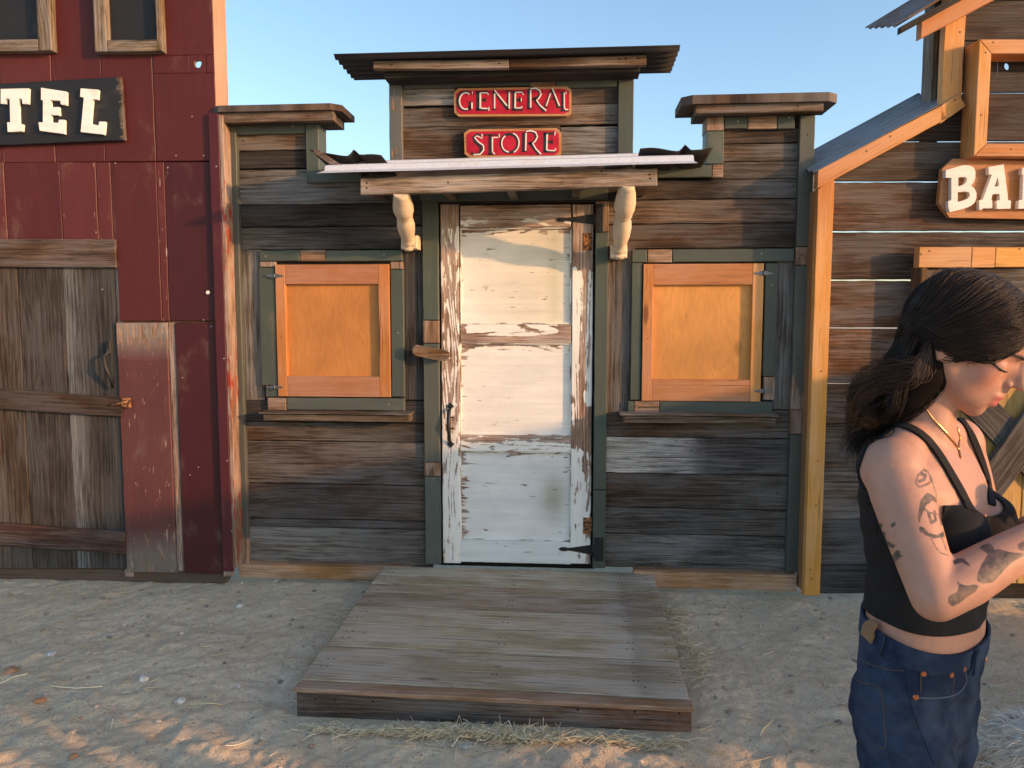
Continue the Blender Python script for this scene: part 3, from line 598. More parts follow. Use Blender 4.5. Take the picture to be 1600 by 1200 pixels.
gen = [
 ([(arc(265, 275, 82, 102, 50, 320), [14]+[30]*11+[22]), ([(322, 290), (322, 378)], 26), ([(290, 283), (350, 283)], 10)],
  [(arc(275, 275, 72, 94, 55, 290), W_), ([(345, 290), (345, 362)], W_), ([(350, 165), (350, 195)], 10)]),
 ([([(412, 165), (412, 380)], 36), ([(390, 168), (530, 168)], 12), ([(415, 262), (500, 262)], 28), ([(390, 376), (525, 376)], 20), ([(497, 232), (497, 290)], 10)],
  [([(440, 185), (440, 360)], 19), ([(440, 182), (520, 182), (530, 205)], 13), ([(440, 356), (520, 362), (535, 340), (538, 385)], 13)]),
 ([([(592, 160), (592, 370)], 20), ([(572, 372), (615, 372)], 10), ([(590, 150), (755, 372)], 32), ([(752, 160), (752, 375)], 16), ([(725, 162), (800, 162)], 12)],
  [([(600, 150), (745, 330)], W_), ([(602, 190), (602, 360)], W_), ([(770, 170), (768, 360)], W_)]),
 ([([(820, 165), (820, 378)], 30), ([(795, 165), (925, 165)], 12), ([(820, 262), (900, 262)], 28), ([(795, 376), (925, 376)], 20), ([(890, 225), (890, 290)], 12)],
  [([(838, 180), (835, 360)], 17), ([(838, 175), (915, 175), (928, 205)], 12), ([(835, 355), (905, 352), (915, 335)], 12), ([(905, 240), (905, 280)], 9)]),
 ([([(990, 140), (990, 365)], 30), ([(970, 365), (1030, 365)], 10), (arc(1030, 190, 85, 60, 110, -90), 26), ([(1050, 250), (1170, 395)], 34)],
  [([(1012, 150), (1012, 350)], 16), ([(1012, 135), (1070, 128), (1115, 155), (1130, 200), (1105, 245), (1080, 265), (1120, 325), (1190, 385)], W_)]),
 ([([(1255, 140), (1330, 345)], 34), ([(1240, 150), (1165, 345)], 14), ([(1200, 250), (1290, 250)], 12), ([(1145, 347), (1205, 347)], 10), ([(1300, 347), (1370, 347)], 10)],
  [([(1258, 130), (1340, 330)], W_), ([(1238, 185), (1190, 330)], 13)]),
 ([([(1372, 170), (1372, 385)], 26), ([(1345, 172), (1400, 172)], 10), ([(1345, 386), (1450, 386)], 12)],
  [([(1395, 180), (1395, 350), (1410, 372), (1440, 372)], 14), ([(1415, 165), (1415, 195)], 8)])]
sign_board('shop_sign', 'red notched signboard reading GENERAL, the longer and higher of the two', [(716, 138), (886, 135), (893, 140), (893, 176), (886, 181), (717, 182), (710, 176), (709, 145)], .03, gen)
sto = [
 ([([(455, 665), (400, 650), (360, 690), (380, 740), (440, 790), (450, 840), (410, 880), (345, 870)], [14, 24, 26, 30, 32, 28, 20, 14]), ([(345, 840), (345, 880)], 10)],
  [([(460, 650), (460, 700), (400, 670), (375, 690), (420, 740), (475, 780), (480, 830), (440, 880), (360, 885)], 14)]),
 ([([(550, 660), (550, 885)], 32), ([(480, 660), (640, 660)], 16), ([(525, 884), (600, 884)], 10)], [([(578, 690), (578, 850), (605, 880)], 14), ([(570, 690), (640, 688)], 12), ([(655, 650), (655, 690)], 10)]),
 ([(arc(770, 755, 98, 105, 0, 360, 24), 28)], [(arc(765, 755, 82, 98, 120, 270), 14), (arc(790, 750, 90, 112, 75, -70), 14)]),
 ([([(930, 630), (930, 850)], 28), ([(905, 850), (965, 850)], 10), (arc(985, 685, 88, 70, 110, -90), 26), ([(1000, 750), (1110, 880)], 34)],
  [([(960, 640), (955, 840)], 16), ([(960, 620), (1010, 610), (1070, 630), (1090, 680), (1065, 730), (1035, 755), (1070, 815), (1130, 880)], W_)]),
 ([([(1180, 640), (1180, 850)], 40), ([(1160, 645), (1290, 645)], 26), ([(1185, 740), (1265, 740)], 30), ([(1155, 852), (1290, 852)], 20), ([(1255, 710), (1255, 765)], 10)],
  [([(1200, 650), (1195, 830)], 16), ([(1195, 835), (1280, 840), (1300, 815)], 13), ([(1290, 625), (1287, 665)], 11)])]
sign_board('shop_sign', 'red notched signboard reading STORE, the shorter one just above the canopy', [(733, 202), (870, 200), (877, 207), (877, 240), (870, 246), (733, 246), (726, 240), (725, 208)], .03, sto)

# ================================================================== STEP in front of the door
step = thing('wooden_platform', 'low grey board platform lying on the dirt in front of the white door', 'platform', (-.3, -.7, 0))
m = MB(); xL, xR, yF, yB, zF, zB = -1.03, .44, -1.385, -.02, .120, .135
cols = [(.45, .35, .23), (.43, .335, .22), (.36, .26, .17), (.34, .25, .17), (.43, .34, .228), (.46, .365, .24), (.41, .325, .222)]
edges = [0, .105, .20, .285, .42, .57, .745, .965]
for k in range(7):
    ya, yb = yB+(yF-yB)*edges[k], yB+(yF-yB)*edges[k+1]; za, zb = zB+(zF-zB)*edges[k], zB+(zF-zB)*edges[k+1]; g = .0058
    c = cols[k]; e = random.uniform(-.004, .004)
    base = ramp((0, mixc(c, (.3, .24, .18), .2)), (.1, c), (.80, c), (.815, mixc(c, (.42, .37, .3), .35)), (.86, mixc(c, (.42, .37, .3), .35)), (.875, mixc(c, (.15, .13, .12), .4)), (1, c))
    m.board([(xL+e, ya-g, za), (xR+e, ya-g, za-.020*edges[k]), (xR+e, yb+g, zb-.020*edges[k+1]), (xL+e, yb+g, zb)], (0, 0, 1), .026, base, 'h', res=.04, jit=.0008)
yN = yB+(yF-yB)*.965
m.board([(xL-.006, yN-.002, zF-.001), (xR+.006, yN-.002, zF-.020), (xR+.006, yF-.014, zF-.022), (xL-.006, yF-.014, zF-.003)], (0, 0, 1), .015, (.30, .185, .115), 'h', res=.04, bev=.005)
for k in range(7):
    yy_ = yB+(yF-yB)*(edges[k]+edges[k+1])/2
    for xx_ in (-.98, -.96, -.30, -.285, .24, .26, .40):
        for dy_ in (-.035, .03): m.disc((xx_+random.uniform(-.006, .006), yy_+dy_, zB+(zF-.020*(xx_-xL)/(xR-xL)-zB)*(-yy_/1.385)+.001), (0, 0, 1), .0042, .001, (.05, .04, .035), 7)
for px, py in ((.25, -.15), (.27, -.5), (.26, -.8), (.25, -1.1), (.28, -1.3), (-.9, -.3), (-.9, -.9), (-.4, -.6)): m.disc((px, py, zB+(zF-zB)*(-py/1.43)), (0, 0, 1), .004, .001)
m.build('deck', M['deck'], step)
m = MB(); m.board([(xL, yF, zF-.024), (xR, yF, zF-.043), (xR, yF, -.02), (xL, yF, -.02)], (0, -1, 0), .035, ramp((0, (.15, .10, .075)), (.3, (.17, .125, .095)), (.5, GREY), (.75, (.26, .16, .11)), (1, (.25, .13, .085))), 'h', res=.05)
for p in (.05, .1, .2, .72, .86, .97): m.disc((xL+(xR-xL)*p, yF, .07), (0, -1, 0), .005, .001)
m.board([(xL, yB, zB-.028), (xL, yF+.036, zF-.028), (xL, yF+.036, -.02), (xL, yB, -.02)], (-1, 0, 0), .035, (.16, .11, .08), 'h'); m.board([(xR, yF+.036, zF-.047), (xR, yB, zB-.028), (xR, yB, -.02), (xR, yF+.036, -.02)], (1, 0, 0), .035, (.2, .12, .08), 'h')
m.build('riser', M['plank'], step)
# ================================================================== HOTEL (left neighbour)
hotel = thing('hotel', 'dark red board building front with a weathered plank door and two black window openings', 'hotel', tuple(HOTEL.pt(-.8, 0.03)))
H = HOTEL
RED, RED2, MAR, FADE = (.074, .011, .010), (.094, .017, .0145), (.049, .0065, .008), (.100, .033, .031)
def vcols(m, pl, xs, y0, y1, tints, off=0.0, thick=.02, wear=.18, yref=None, mat_g='v', bev=.003):
    for (xa, xb), t in zip(zip(xs, xs[1:]), tints):
        ym = yref or (y0+y1)/2; a0, a1 = pl.hit(xa, ym, off)[0], pl.hit(xb, ym, off)[0]
        z1, z0 = pl.hit((xa+xb)/2, y0, off)[1], pl.hit((xa+xb)/2, y1, off)[1]; g = .0012
        wv = wear() if callable(wear) else wear
        m.rect(pl, (a0+g, a1-g, z0+g, z1-g), off-random.uniform(0, .004), thick, t, mat_g, wear=wv, res=.05, jit=.0014, bev=bev)
mb = MB()
wr = lambda: (lambda q: (lambda a, b: .10+q+.15*(abs(a-.5) > .46)))(random.uniform(0, .10))
# boards above the signboard, with one bored hole
zt = 3.45
def upto(pl, xa, xb, ym, zlo, zhi, t, wv, off=0.0, thick=.02):
    a0, a1 = pl.hit(xa, ym, off)[0], pl.hit(xb, ym, off)[0]; mb.rect(pl, (a0+.001, a1-.001, zlo, zhi), off-random.uniform(0, .003), thick, t, 'v', wear=wv, res=.06, jit=.0014)
zj = H.hit(150, 253)[1]
for xa, xb, t in ((-420, -330, RED), (-330, -240, RED2), (-240, -150, RED), (-150, -80, RED2), (-80, 2, RED), (2, 82, RED2), (82, 160, RED), (160, 240, RED)): upto(H, xa, xb, 160, zj+.001, zt, t, wr())
a0, a1 = H.hit(241, 160)[0], H.hit(337, 160)[0]; ac, zc = H.hit(309, 100)
for z0, z1 in ((zj+.001, zc-.045), (zc+.045, zt)): mb.rect(H, (a0, a1, z0, z1), 0.0, .02, RED, 'v', wear=.2, res=.05, seed=(3.0, 4.0))
K = 24; rim = []
for k in range(K):                                  # square patch of the board with a round hole through it
    an = 2*math.pi*k/K; c, s_ = math.cos(an), math.sin(an); q = .045/max(abs(c), abs(s_))
    inn = (ac+.019*c*(1+.12*math.sin(3*an)), zc+.021*s_*(1+.1*math.cos(2*an))); outp = (ac+q*c, zc+q*s_); rim.append((inn, outp))
for k in range(K):
    (i0, o0), (i1, o1) = rim[k], rim[(k+1) % K]
    v = [mb.vert(H.pt(p[0], p[1], 0), (p[1], p[0]), RED, .2) for p in (o0, o1, i1, i0)]; mb.face(v)
    v = [mb.vert(H.pt(p[0], p[1], d), (p[1], p[0]), (.05, .03, .03), 1.0) for p, d in ((i0, 0), (i1, 0), (i1, -.02), (i0, -.02))]; mb.face(v)
for z0, z1 in ((zc-.045, zc+.045),):
    mb.rect(H, (a0, ac-.045, z0, z1), 0.0, .02, RED, 'v', wear=.2, res=.05); mb.rect(H, (ac+.045, a1, z0, z1), 0.0, .02, RED, 'v', wear=.2, res=.05)
# middle boards
vcols(mb, H, [-440, -330, -240, -160, -80, 8, 95, 151, 174, 250, 258, 335], 253, 375, [RED2, RED, RED2, RED, RED2, RED, RED2, RED2, RED, RED2, MAR], wear=wr, yref=310)
vcols(mb, H, [183, 250, 262, 345], 253, 502, [RED, RED2, MAR], wear=wr, yref=420)
faded = lambda a, b: mixc(mixc((.22, .195, .17), FADE, min(1, max(0, (b-.03)*9))), (.14, .12, .10), min(1, max(0, (b-.82)*9)))
vcols(mb, H, [189, 268], 504, 895, [faded], wear=lambda: (lambda a, b: .30 + .2*(b < .08) + .1*(b > .84)), yref=700)
vcols(mb, H, [270, 279], 504, 893, [(.22, .20, .175)], wear=1.0, yref=700, off=-.01)
vcols(mb, H, [280, 352], 504, 897, [MAR], wear=wr, yref=700)
a_r = H.hit(333, 100)[0]
nails(mb, H, [(300, 182), (262, 262), (275, 243), (318, 243), (180, 255), (150, 363), (160, 452), (330, 510), (318, 500), (285, 590), (297, 742), (310, 730)], 0.002, .004, (.3, .3, .3))
for z_, x0_, x1_ in ((zj, -3.2, a1), (H.hit(250, 503)[1], H.hit(186, 503)[0], H.hit(350, 503)[0])): mb.rect(H, (x0_, x1_-.01, z_-.03, z_+.03), -.024, .012, (.03, .02, .018), 'h', wear=1.0)
mb.rect(H, (H.hit(180, 640)[0], H.hit(194, 640)[0], .06, zj), -.024, .012, (.03, .02, .018), 'v', wear=1.0)
for q_ in ((ac-.06, ac-.03, zc-.06, zc+.06), (ac+.03, ac+.048, zc-.06, zc+.06), (ac-.03, ac+.03, zc-.06, zc-.03), (ac-.03, ac+.03, zc+.03, zc+.06)): mb.rect(H, q_, -.022, .012, (.03, .02, .018), 'v', wear=1.0)
aa_, zz_ = H.hit(325, 457); mb.disc(H.pt(aa_, zz_, 0.001), H.n, .011, .006, (.75, .73, .70), 12, .0)
mb.build('board_wall', M['red'], hotel)
# thickness of the wall: bare studs seen from the side
m = MB(); m.rect(H, (a_r-.001, a_r+.012, H.hit(340, 172)[1], zt), -.002, .15, (.45, .25, .15), 'v'); m.build('end_board', M['pine'], hotel)
m = MB(); m.rect(H, (-3.4, a_r-.04, .03, .10), -.03, .08, (.1, .07, .05), 'h'); m.build('base_timber', M['pine'], hotel)
m = MB()
r = H.rect(336, 175, 357, 890, .022); zb = H.hit(365, 893, .022)[1]; zq = H.hit(336, 176, .022)[1]; aq = [H.hit(325, 180, .022)[0], H.hit(346, 180, .022)[0]]
m.rect(H, (aq[0], aq[0]+.055, zb, zq), .022, .02, (.066, .010, .015), 'v', wear=.18, res=.05)
m.rect(H, (aq[0]+.0555, aq[0]+.078, zb+.02, zq-.01), .020, .14, (.30, .035, .02), 'v', wear=lambda a, b: .62+.1*math.sin(b*19), res=.04)
m.rect(H, (aq[0], aq[0]+.052, zb-.03, zb-.002), .018, .02, (.2, .19, .17), 'v', wear=1.0)
nails(m, H, [(355, 720), (362, 830), (338, 260), (350, 560)], .022, .004, (.35, .33, .33)); m.build('corner_trim', M['red'], hotel)
# door
hd = thing('door', '', ''); del hd['label'], hd['category']; hd.parent = hotel; hd.matrix_parent_inverse = hotel.matrix_world.inverted()
m = MB(); DG = (.080, .068, .060)
vcols(m, H, [-240, -160, -75, 5, 38, 108, 188], 388, 889, [BROWN, DG, (.13, .085, .055), ramp((0, (.105, .07, .048)), (1, (.10, .075, .055))), (.085, .072, .062), ramp((0, (.22, .23, .23)), (.28, (.13, .125, .12)), (.45, (.075, .065, .058)), (1, (.075, .075, .072)))], off=-.012, yref=640)
m.build('door_boards', M['plank'], hd)
m = MB(); m.pquad(H, [(-240, 372), (180, 374), (181, 418), (-240, 416)], .012, .022, ramp((0, (.12, .075, .05)), (.7, (.15, .095, .066)), (1, (.18, .12, .09))), 'h', res=.05)
m.pquad(H, [(-240, 590), (190, 622), (190, 651), (-240, 625)], .014, .024, (.10, .06, .04), 'h', res=.05); m.pquad(H, [(-240, 800), (195, 832), (195, 865), (-240, 838)], .014, .024, (.13, .075, .058), 'h', res=.05)
nails(m, H, [(68, 633), (60, 640), (165, 640), (20, 832), (100, 845), (30, 395), (110, 404)], .014, .004); m.build('cross_board', M['plank'], hd)
m = MB(); f = lambda x, y, o: H.pt(*H.hit(x, y, o), o)
m.tube([f(167, 538, .006), f(168, 552, .008), f(161, 557, .03), f(165, 575, .045), f(173, 592, .03), f(176, 606, .006)], [.010, .010, .009, .011, .009, .006], 8); m.prect(H, 164, 534, 172, 553, .004, .006, (.1, .1, .1)); m.build('handle', M['iron'], hd)
m = MB(); m.prect(H, 189, 622, 203, 637, .02, .012, (.3, .2, .15)); m.tube([f(172, 634, .02), f(196, 628, .03)], .005, 8); m.disc(f(197, 629, .02), H.n, .009, .004, n=10); m.build('latch', M['rust'], hd)
m = MB(); m.prect(H, -240, 368, 190, 890, -.075, .01, (.012, .01, .01)); m.build('door_recess', M['plank'], hotel)
# upper windows
for (x0, x1, ox0, ox1) in ((-60, 78, -40, 57), (146, 251, 165, 243)):
    wv = thing('window', '', ''); del wv['label'], wv['category']; wv.parent = hotel; wv.matrix_parent_inverse = hotel.matrix_world.inverted()
    o = .05; zb0 = H.hit(x0+40, 80, o)[1]; zb1 = H.hit(x0+40, 62, o)[1]; A = [H.hit(q, 30, o)[0] for q in (x0, ox0, ox1, x1)]; ztop = zb1+.62; m = MB(); WF = (.30, .215, .13)
    m.rect(H, (A[0], A[1]-.001, zb0, ztop), o, .05, vary(WF), 'v', res=.05); m.rect(H, (A[2]+.001, A[3], zb0, ztop), o, .05, vary(WF), 'v', res=.05)
    m.rect(H, (A[1], A[2], zb0, zb1), o-.001, .049, vary(WF), 'h', res=.05); m.rect(H, (A[1], A[2], ztop-.05, ztop), o-.001, .049, vary(WF), 'h', res=.05); m.build('window_frame', M['plank'], wv)
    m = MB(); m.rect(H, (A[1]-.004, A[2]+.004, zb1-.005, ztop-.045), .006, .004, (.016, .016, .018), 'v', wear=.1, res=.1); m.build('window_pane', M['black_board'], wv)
# the sign on the hotel: black board, white slab letters cut from wood
hs = thing('hotel_sign', 'black painted board with white slab letters of the word HOTEL on the red wall', 'sign', tuple(H.pt(*H.hit(100, 200, .03), .03)))
o = .03; m = MB(); m.pquad(H, [(-225, 143), (188, 120), (195, 219), (-225, 236)], o, .022, (.014, .015, .018), 'h', wear=lambda a, b: .12+.5*(a > .992), res=.04); m.build('board', M['black_board'], hs)
LT = {'T': [(1, 27), (44, 26), (43, 50), (35, 50), (34, 42), (28, 42), (29, 81), (35, 82), (34, 93), (12, 94), (11, 79), (16, 79), (15, 42), (8, 42), (8, 50), (1, 50)],
      'E': [(64, 25), (103, 31), (103, 52), (95, 51), (94, 45), (78, 44), (79, 56), (91, 55), (92, 68), (79, 67), (79, 79), (91, 80), (92, 75), (100, 75), (100, 97), (62, 92), (60, 79), (67, 79), (67, 44), (64, 44)],
      'L': [(126, 26), (153, 28), (152, 43), (144, 43), (141, 81), (154, 84), (155, 78), (164, 78), (162, 98), (126, 94), (131, 40), (125, 39)],
      'O': [(-60, 27), (-40, 27), (-30, 38), (-30, 82), (-40, 94), (-60, 94), (-70, 82), (-70, 38)],
      'H': [(-128, 30), (-108, 30), (-108, 55), (-100, 55), (-100, 30), (-84, 30), (-84, 94), (-100, 94), (-100, 68), (-108, 68), (-108, 94), (-128, 94)]}
for ch, P in LT.items():
    m = MB(); pts = [H.pt(*H.hit(x*1.0, 110+y*1.0+2, o+.022), o+.022) for x, y in P]; m.prism(pts[::-1], H.n, .021, (.78, .76, .72), wear=.12); m.build('letter', M['letter'], hs)

# ================================================================== BANK (right neighbour)
B = BANK
bank = thing('bank', 'brown gapped plank building front with bright new pine trim and a sloped metal roof edge', 'bank', tuple(B.pt(1.0, .03)))
mb = MB(); BB, BR, BG = (.105, .066, .045), (.165, .092, .056), (.12, .105, .095)
def row(y0, y1, xa, xb, t, ref=1360, gap=.0022, clipl=None, off=0.0):
    z1, z0 = B.hit(ref, y0)[1]-gap, B.hit(ref, y1)[1]+gap; a0, a1 = B.hit(xa, (y0+y1)/2)[0], B.hit(xb, (y0+y1)/2)[0]
    if clipl is None: mb.rect(B, (a0, a1, z0, z1), off-random.uniform(0, .004), .022, t, 'h', res=.05, jit=.0016)
    else: mb.board([B.pt(clipl[0], z1, off), B.pt(a1, z1, off), B.pt(a1, z0, off), B.pt(clipl[1], z0, off)], B.n, .022, t, 'h', res=.05, jit=.0016)
def slope_a(z):                      # where the roof slope cuts the wall
    (aA, zA), (aB, zB) = B.hit(1280, 284, .0), B.hit(1497, 150, .0); return max(aA, aA+(aB-aA)*(z-zA)/(zB-zA)) if z > zA else aA
XR = 2150
for (y0, y1, t) in ((-330, -200, BB), (-200, -110, BR), (-110, 0, BB), (0, 63, (.085, .06, .048))): row(y0, y1, 1490, XR, t, ref=1560)
z1, z0 = B.hit(1560, 64)[1]-.0022, B.hit(1560, 144)[1]+.0022; tD = (.066, .048, .042); ac2, zc2 = B.hit(1575, 103); aL0, aR0 = B.hit(1482, 100)[0], B.hit(XR, 104)[0]
for q_ in ((aL0, ac2-.05, z0, z1), (ac2+.05, aR0, z0, z1), (ac2-.05, ac2+.05, z0, zc2-.05), (ac2-.05, ac2+.05, zc2+.05, z1)): mb.rect(B, q_, -.001, .022, tD, 'h', res=.05, jit=.0, bev=.0006, seed=(20+q_[0], 9+z1-q_[3]))
rim2 = []
for k in range(24):
    an = 2*math.pi*k/24; c, s_ = math.cos(an), math.sin(an); q = .05/max(abs(c), abs(s_)); rim2.append(((ac2+.017*c, zc2+.019*s_), (ac2+q*c, zc2+q*s_)))
for k in range(24):
    (i0, o0), (i1, o1) = rim2[k], rim2[(k+1) % 24]
    mb.face([mb.vert(B.pt(p[0], p[1], -.001), (20+p[0], 9+z1-p[1]), tD) for p in (o0, o1, i1, i0)])
    mb.face([mb.vert(B.pt(p[0], p[1], d), (p[1], p[0]), (.05, .035, .03)) for p, d in ((i0, -.001), (i1, -.001), (i1, -.022), (i0, -.022))])
for (y0, y1, t) in ((145, 220, (.085, .058, .045)),):
    z1, z0 = B.hit(1560, y0)[1], B.hit(1560, y1)[1]; row(y0, y1, 1490, XR, t, ref=1560, clipl=(max(slope_a(z1), B.hit(1482, 100)[0]), max(slope_a(z0), 0)))
for (y0, y1, t) in ((221, 283, (.12, .085, .06)),):
    z1, z0 = B.hit(1460, y0)[1], B.hit(1460, y1)[1]; row(y0, y1, 1400, XR, t, ref=1460, clipl=(slope_a(z1), slope_a(z0)))
row(284, 361, 1290, XR, ramp((0, BR), (.12, (.13, .075, .05)), (.3, BB), (1, BR)), gap=.0023)
row(362, 437, 1288, XR, ramp((0, BB), (.15, (.12, .075, .055)), (.4, BG), (1, BB)), gap=.0023); row(438, 512, 1286, XR, BR, gap=.0023); row(513, 600, 1284, XR, ramp((0, (.2, .11, .065)), (1, BR)), gap=.0025)
row(600, 663, 1282, XR, (.175, .10, .06), gap=.001); row(663, 737, 1280, XR, (.15, .10, .066), gap=.001); row(737, 800, 1278, XR, (.23, .165, .12), gap=.001); row(800, 812, 1277, XR, (.26, .2, .15), gap=.001); row(812, 882, 1276, XR, (.155, .145, .135), gap=.001); row(882, 928, 1274, XR, (.10, .095, .09), gap=.001)
mb.build('plank_wall', M['plank'], bank)
m = MB(); o = .045
r = B.rect(1268, 290, 1292, 930, o); aL, aR = B.hit(1267.5, 610, o)[0], B.hit(1292.5, 610, o)[0]; zT = B.hit(1290, 289, o)[1]; zB_ = B.hit(1268, 931, o)[1]
m.board([B.pt(aL, zT-.02, o), B.pt(aR, zT+.045, o), B.pt(aR, zB_, o), B.pt(aL, zB_, o)], B.n, .04, ramp((0, OAK), (.15, PINE), (.6, PINE2), (1, PINE2), axis=1), 'v', res=.05, jit=.0008)
nails(m, B, [(1283, 580), (1278, 720), (1275, 790), (1268, 905), (1266, 890)], o, .005, (.2, .08, .03)); m.build('corner_post', M['pine'], bank)
m = MB(); m.rect(B, (aL+.005, aR-.01, zB_+.01, zT-.02), .004, .09, (.30, .15, .07), 'v'); m.build('corner_stud', M['pine'], bank)
# sloping rake board and the sheet lying on it
def rake(p0, p1, hgt, off, thick, t, name='rake_board'):
    (a0, z0), (a1, z1) = B.hit(*p0, off), B.hit(*p1, off); d = np.array([a1-a0, z1-z0]); d /= np.linalg.norm(d); nn = np.array([d[1], -d[0]])*hgt
    mm.board([B.pt(a0, z0, off), B.pt(a1, z1, off), B.pt(a1+nn[0], z1+nn[1], off), B.pt(a0, z0-hgt*1.25, off)], B.n, thick, t, 'h', res=.05, jit=.0008); return (a0, z0), (a1, z1)
mm = MB(); e0, e1 = rake((1278, 266), (1470, 165), .070, .06, .045, ramp((0, OAK), (.5, (.50, .225, .08)), (1, PINE))); rake((1470.5, 164.5), (1498, 146), .070, .06, .045, PINE)
nails(mm, B, [(1391, 213), (1354, 236), (1492, 156)], .06, .006, (.2, .09, .04)); mm.build('rake_board', M['pine'], bank)
def bank_sheet(p0, p1, off, name, mat, depth, lift=.006, pitch=.068):
    (a0, z0), (a1, z1) = B.hit(*p0, off), B.hit(*p1, off); A = Vector(B.pt(a0, z0+lift, off)); C = Vector(B.pt(a1, z1+lift, off))
    return corrugated(name, A, C-A, (-B.n[0], -B.n[1], .30), 8, (C-A).length, depth, pitch, .008, mat, bank)
bank_sheet((1276, 265), (1500, 144), .062, 'roof_sheet', M['sheet_grey'], .42, lift=-.016)
# upper post, its back stud and the upper eave
m = MB(); o = .045; aa = [B.hit(q, 70, o)[0] for q in (1475, 1507)]; zt1, zb1 = 3.5, B.hit(1490, 164, o)[1]
m.rect(B, (aa[0], aa[1], zb1, zt1), o, .04, PINE, 'v', res=.06); nails(m, B, [(1500, 50), (1483, 12)], o, .006, (.2, .09, .04)); m.build('upper_post', M['pine'], bank)
m = MB(); m.rect(B, (aa[0]-.0+.004, aa[0]+.045, zb1-.2, zt1), -.06, .10, (.25, .20, .15), 'v'); m.build('back_stud', M['plank'], bank)
(a0, z0) = B.hit(1402, 40, .20); (a1, z1) = B.hit(1468, 0, .20); dv = np.array([a1-a0, z1-z0])
Aq = Vector(B.pt(a0, z0, .20)); Cq = Vector(B.pt(a0+dv[0]*4.0, z0+dv[1]*4.0, .20)); al = (Cq-Aq); L_ = al.length
corrugated('upper_roof', Aq, al, (-B.n[0], -B.n[1], .33), 10, L_, .36, .068, .008, M['sheet_rust'], bank)
mm = MB(); rake((1440, 28), (1640, -75), .075, .10, .045, OAK); mm.build('upper_rake_board', M['pine'], bank)
m = MB(); (a0, z0) = B.hit(1404, 44, .18); (a1, z1) = B.hit(1560, -42, .18); m.board([B.pt(a0, z0, .2), B.pt(a1, z1, .2), B.pt(a1, z1-.03, .2), B.pt(a0, z0-.03, .2)], B.n, .03, (.05, .04, .035), 'h'); m.build('purlin', M['plank'], bank)
# upper window: deep pine frame, dark plank back with gaps and one bored hole
bw = thing('window', '', ''); del bw['label'], bw['category']; bw.parent = bank; bw.matrix_parent_inverse = bank.matrix_world.inverted()
o = .12; m = MB(); R_ = B.rect(1526, 61, 1790, 244, o); zi0, zi1 = B.hit(1600, 224, o)[1], B.hit(1600, 84, o)[1]; ai = B.hit(1546, 150, o)[0]; ai1 = R_[1]-(ai-R_[0])
ww = ai-R_[0]; m.board([B.pt(R_[0], R_[3], o), B.pt(ai, zi1, o), B.pt(ai, zi0, o), B.pt(R_[0], R_[2], o)], B.n, .118, PINE, 'v', res=.06, jit=.0004); m.board([B.pt(ai1, zi1, o), B.pt(R_[1], R_[3], o), B.pt(R_[1], R_[2], o), B.pt(ai1, zi0, o)], B.n, .118, PINE, 'v', res=.06, jit=.0004)
m.board([B.pt(R_[0]+.001, R_[3], o), B.pt(R_[1]-.001, R_[3], o), B.pt(ai1, zi1+.001, o), B.pt(ai, zi1+.001, o)], B.n, .117, (.50, .225, .08), 'h', res=.06, jit=.0004); m.board([B.pt(ai, zi0-.001, o), B.pt(ai1, zi0-.001, o), B.pt(R_[1]-.001, R_[2], o), B.pt(R_[0]+.001, R_[2], o)], B.n, .117, OAK, 'h', res=.06, jit=.0004)
nails(m, B, [(1540, 82), (1552, 66), (1533, 180), (1580, 233)], o, .005, (.15, .07, .03)); m.build('window_frame', M['pine'], bw)
# bank sign
bs = thing('bank_sign', 'orange brown octagonal board with white wooden letters of the word BANK', 'sign', tuple(B.pt(*B.hit(1560, 300, .05), .05)))
o = .05; m = MB(); oc = [(1489, 248), (1762, 256), (1786, 272), (1786, 330), (1762, 345), (1484, 340), (1467, 318), (1472, 264)]
m.prism([B.pt(*B.hit(x, y, o), o) for x, y in oc][::-1], B.n, .03, (.40, .165, .06)); m.build('board', M['pine'], bs)
def rl(P, ox=1460, oy=230, sc=9.229): return [(ox+x/sc, oy+y/sc) for x, y in P]
o2 = o+.028
def letter(outer, hole_list=()):
    m = MB(); bm = bmesh.new(); c3 = lambda P: [Vector((B.hit(x, y, o2)[0], B.hit(x, y, o2)[1], 0)) for x, y in rl(P)]
    es = []
    for P in (outer,)+tuple(hole_list):
        vs = [bm.verts.new(v) for v in c3(P)]; es += [bm.edges.new((vs[i], vs[(i+1) % len(vs)])) for i in range(len(vs))]
        for i in range(len(vs)):
            q = [vs[i].co, vs[(i+1) % len(vs)].co]; ids = [m.vert(B.pt(q[0].x, q[0].y, o2), (q[0].x, q[0].y), (.72, .66, .60), .16), m.vert(B.pt(q[1].x, q[1].y, o2), (q[1].x, q[1].y), (.72, .66, .60), .16), m.vert(B.pt(q[1].x, q[1].y, o+.001), (q[1].x, q[1].y+.03), (.72, .66, .60), .16), m.vert(B.pt(q[0].x, q[0].y, o+.001), (q[0].x, q[0].y+.03), (.72, .66, .60), .16)]; m.face(ids)
    bmesh.ops.triangle_fill(bm, use_beauty=True, use_dissolve=False, edges=es)
    for f in bm.faces:
        ids = [m.vert(B.pt(v.co.x, v.co.y, o2), (v.co.x, v.co.y), (.72, .66, .60), .16) for v in f.verts]; m.face(ids if f.normal.z > 0 else ids[::-1])
    bm.free(); m.build('letter', M['letter'], bs)
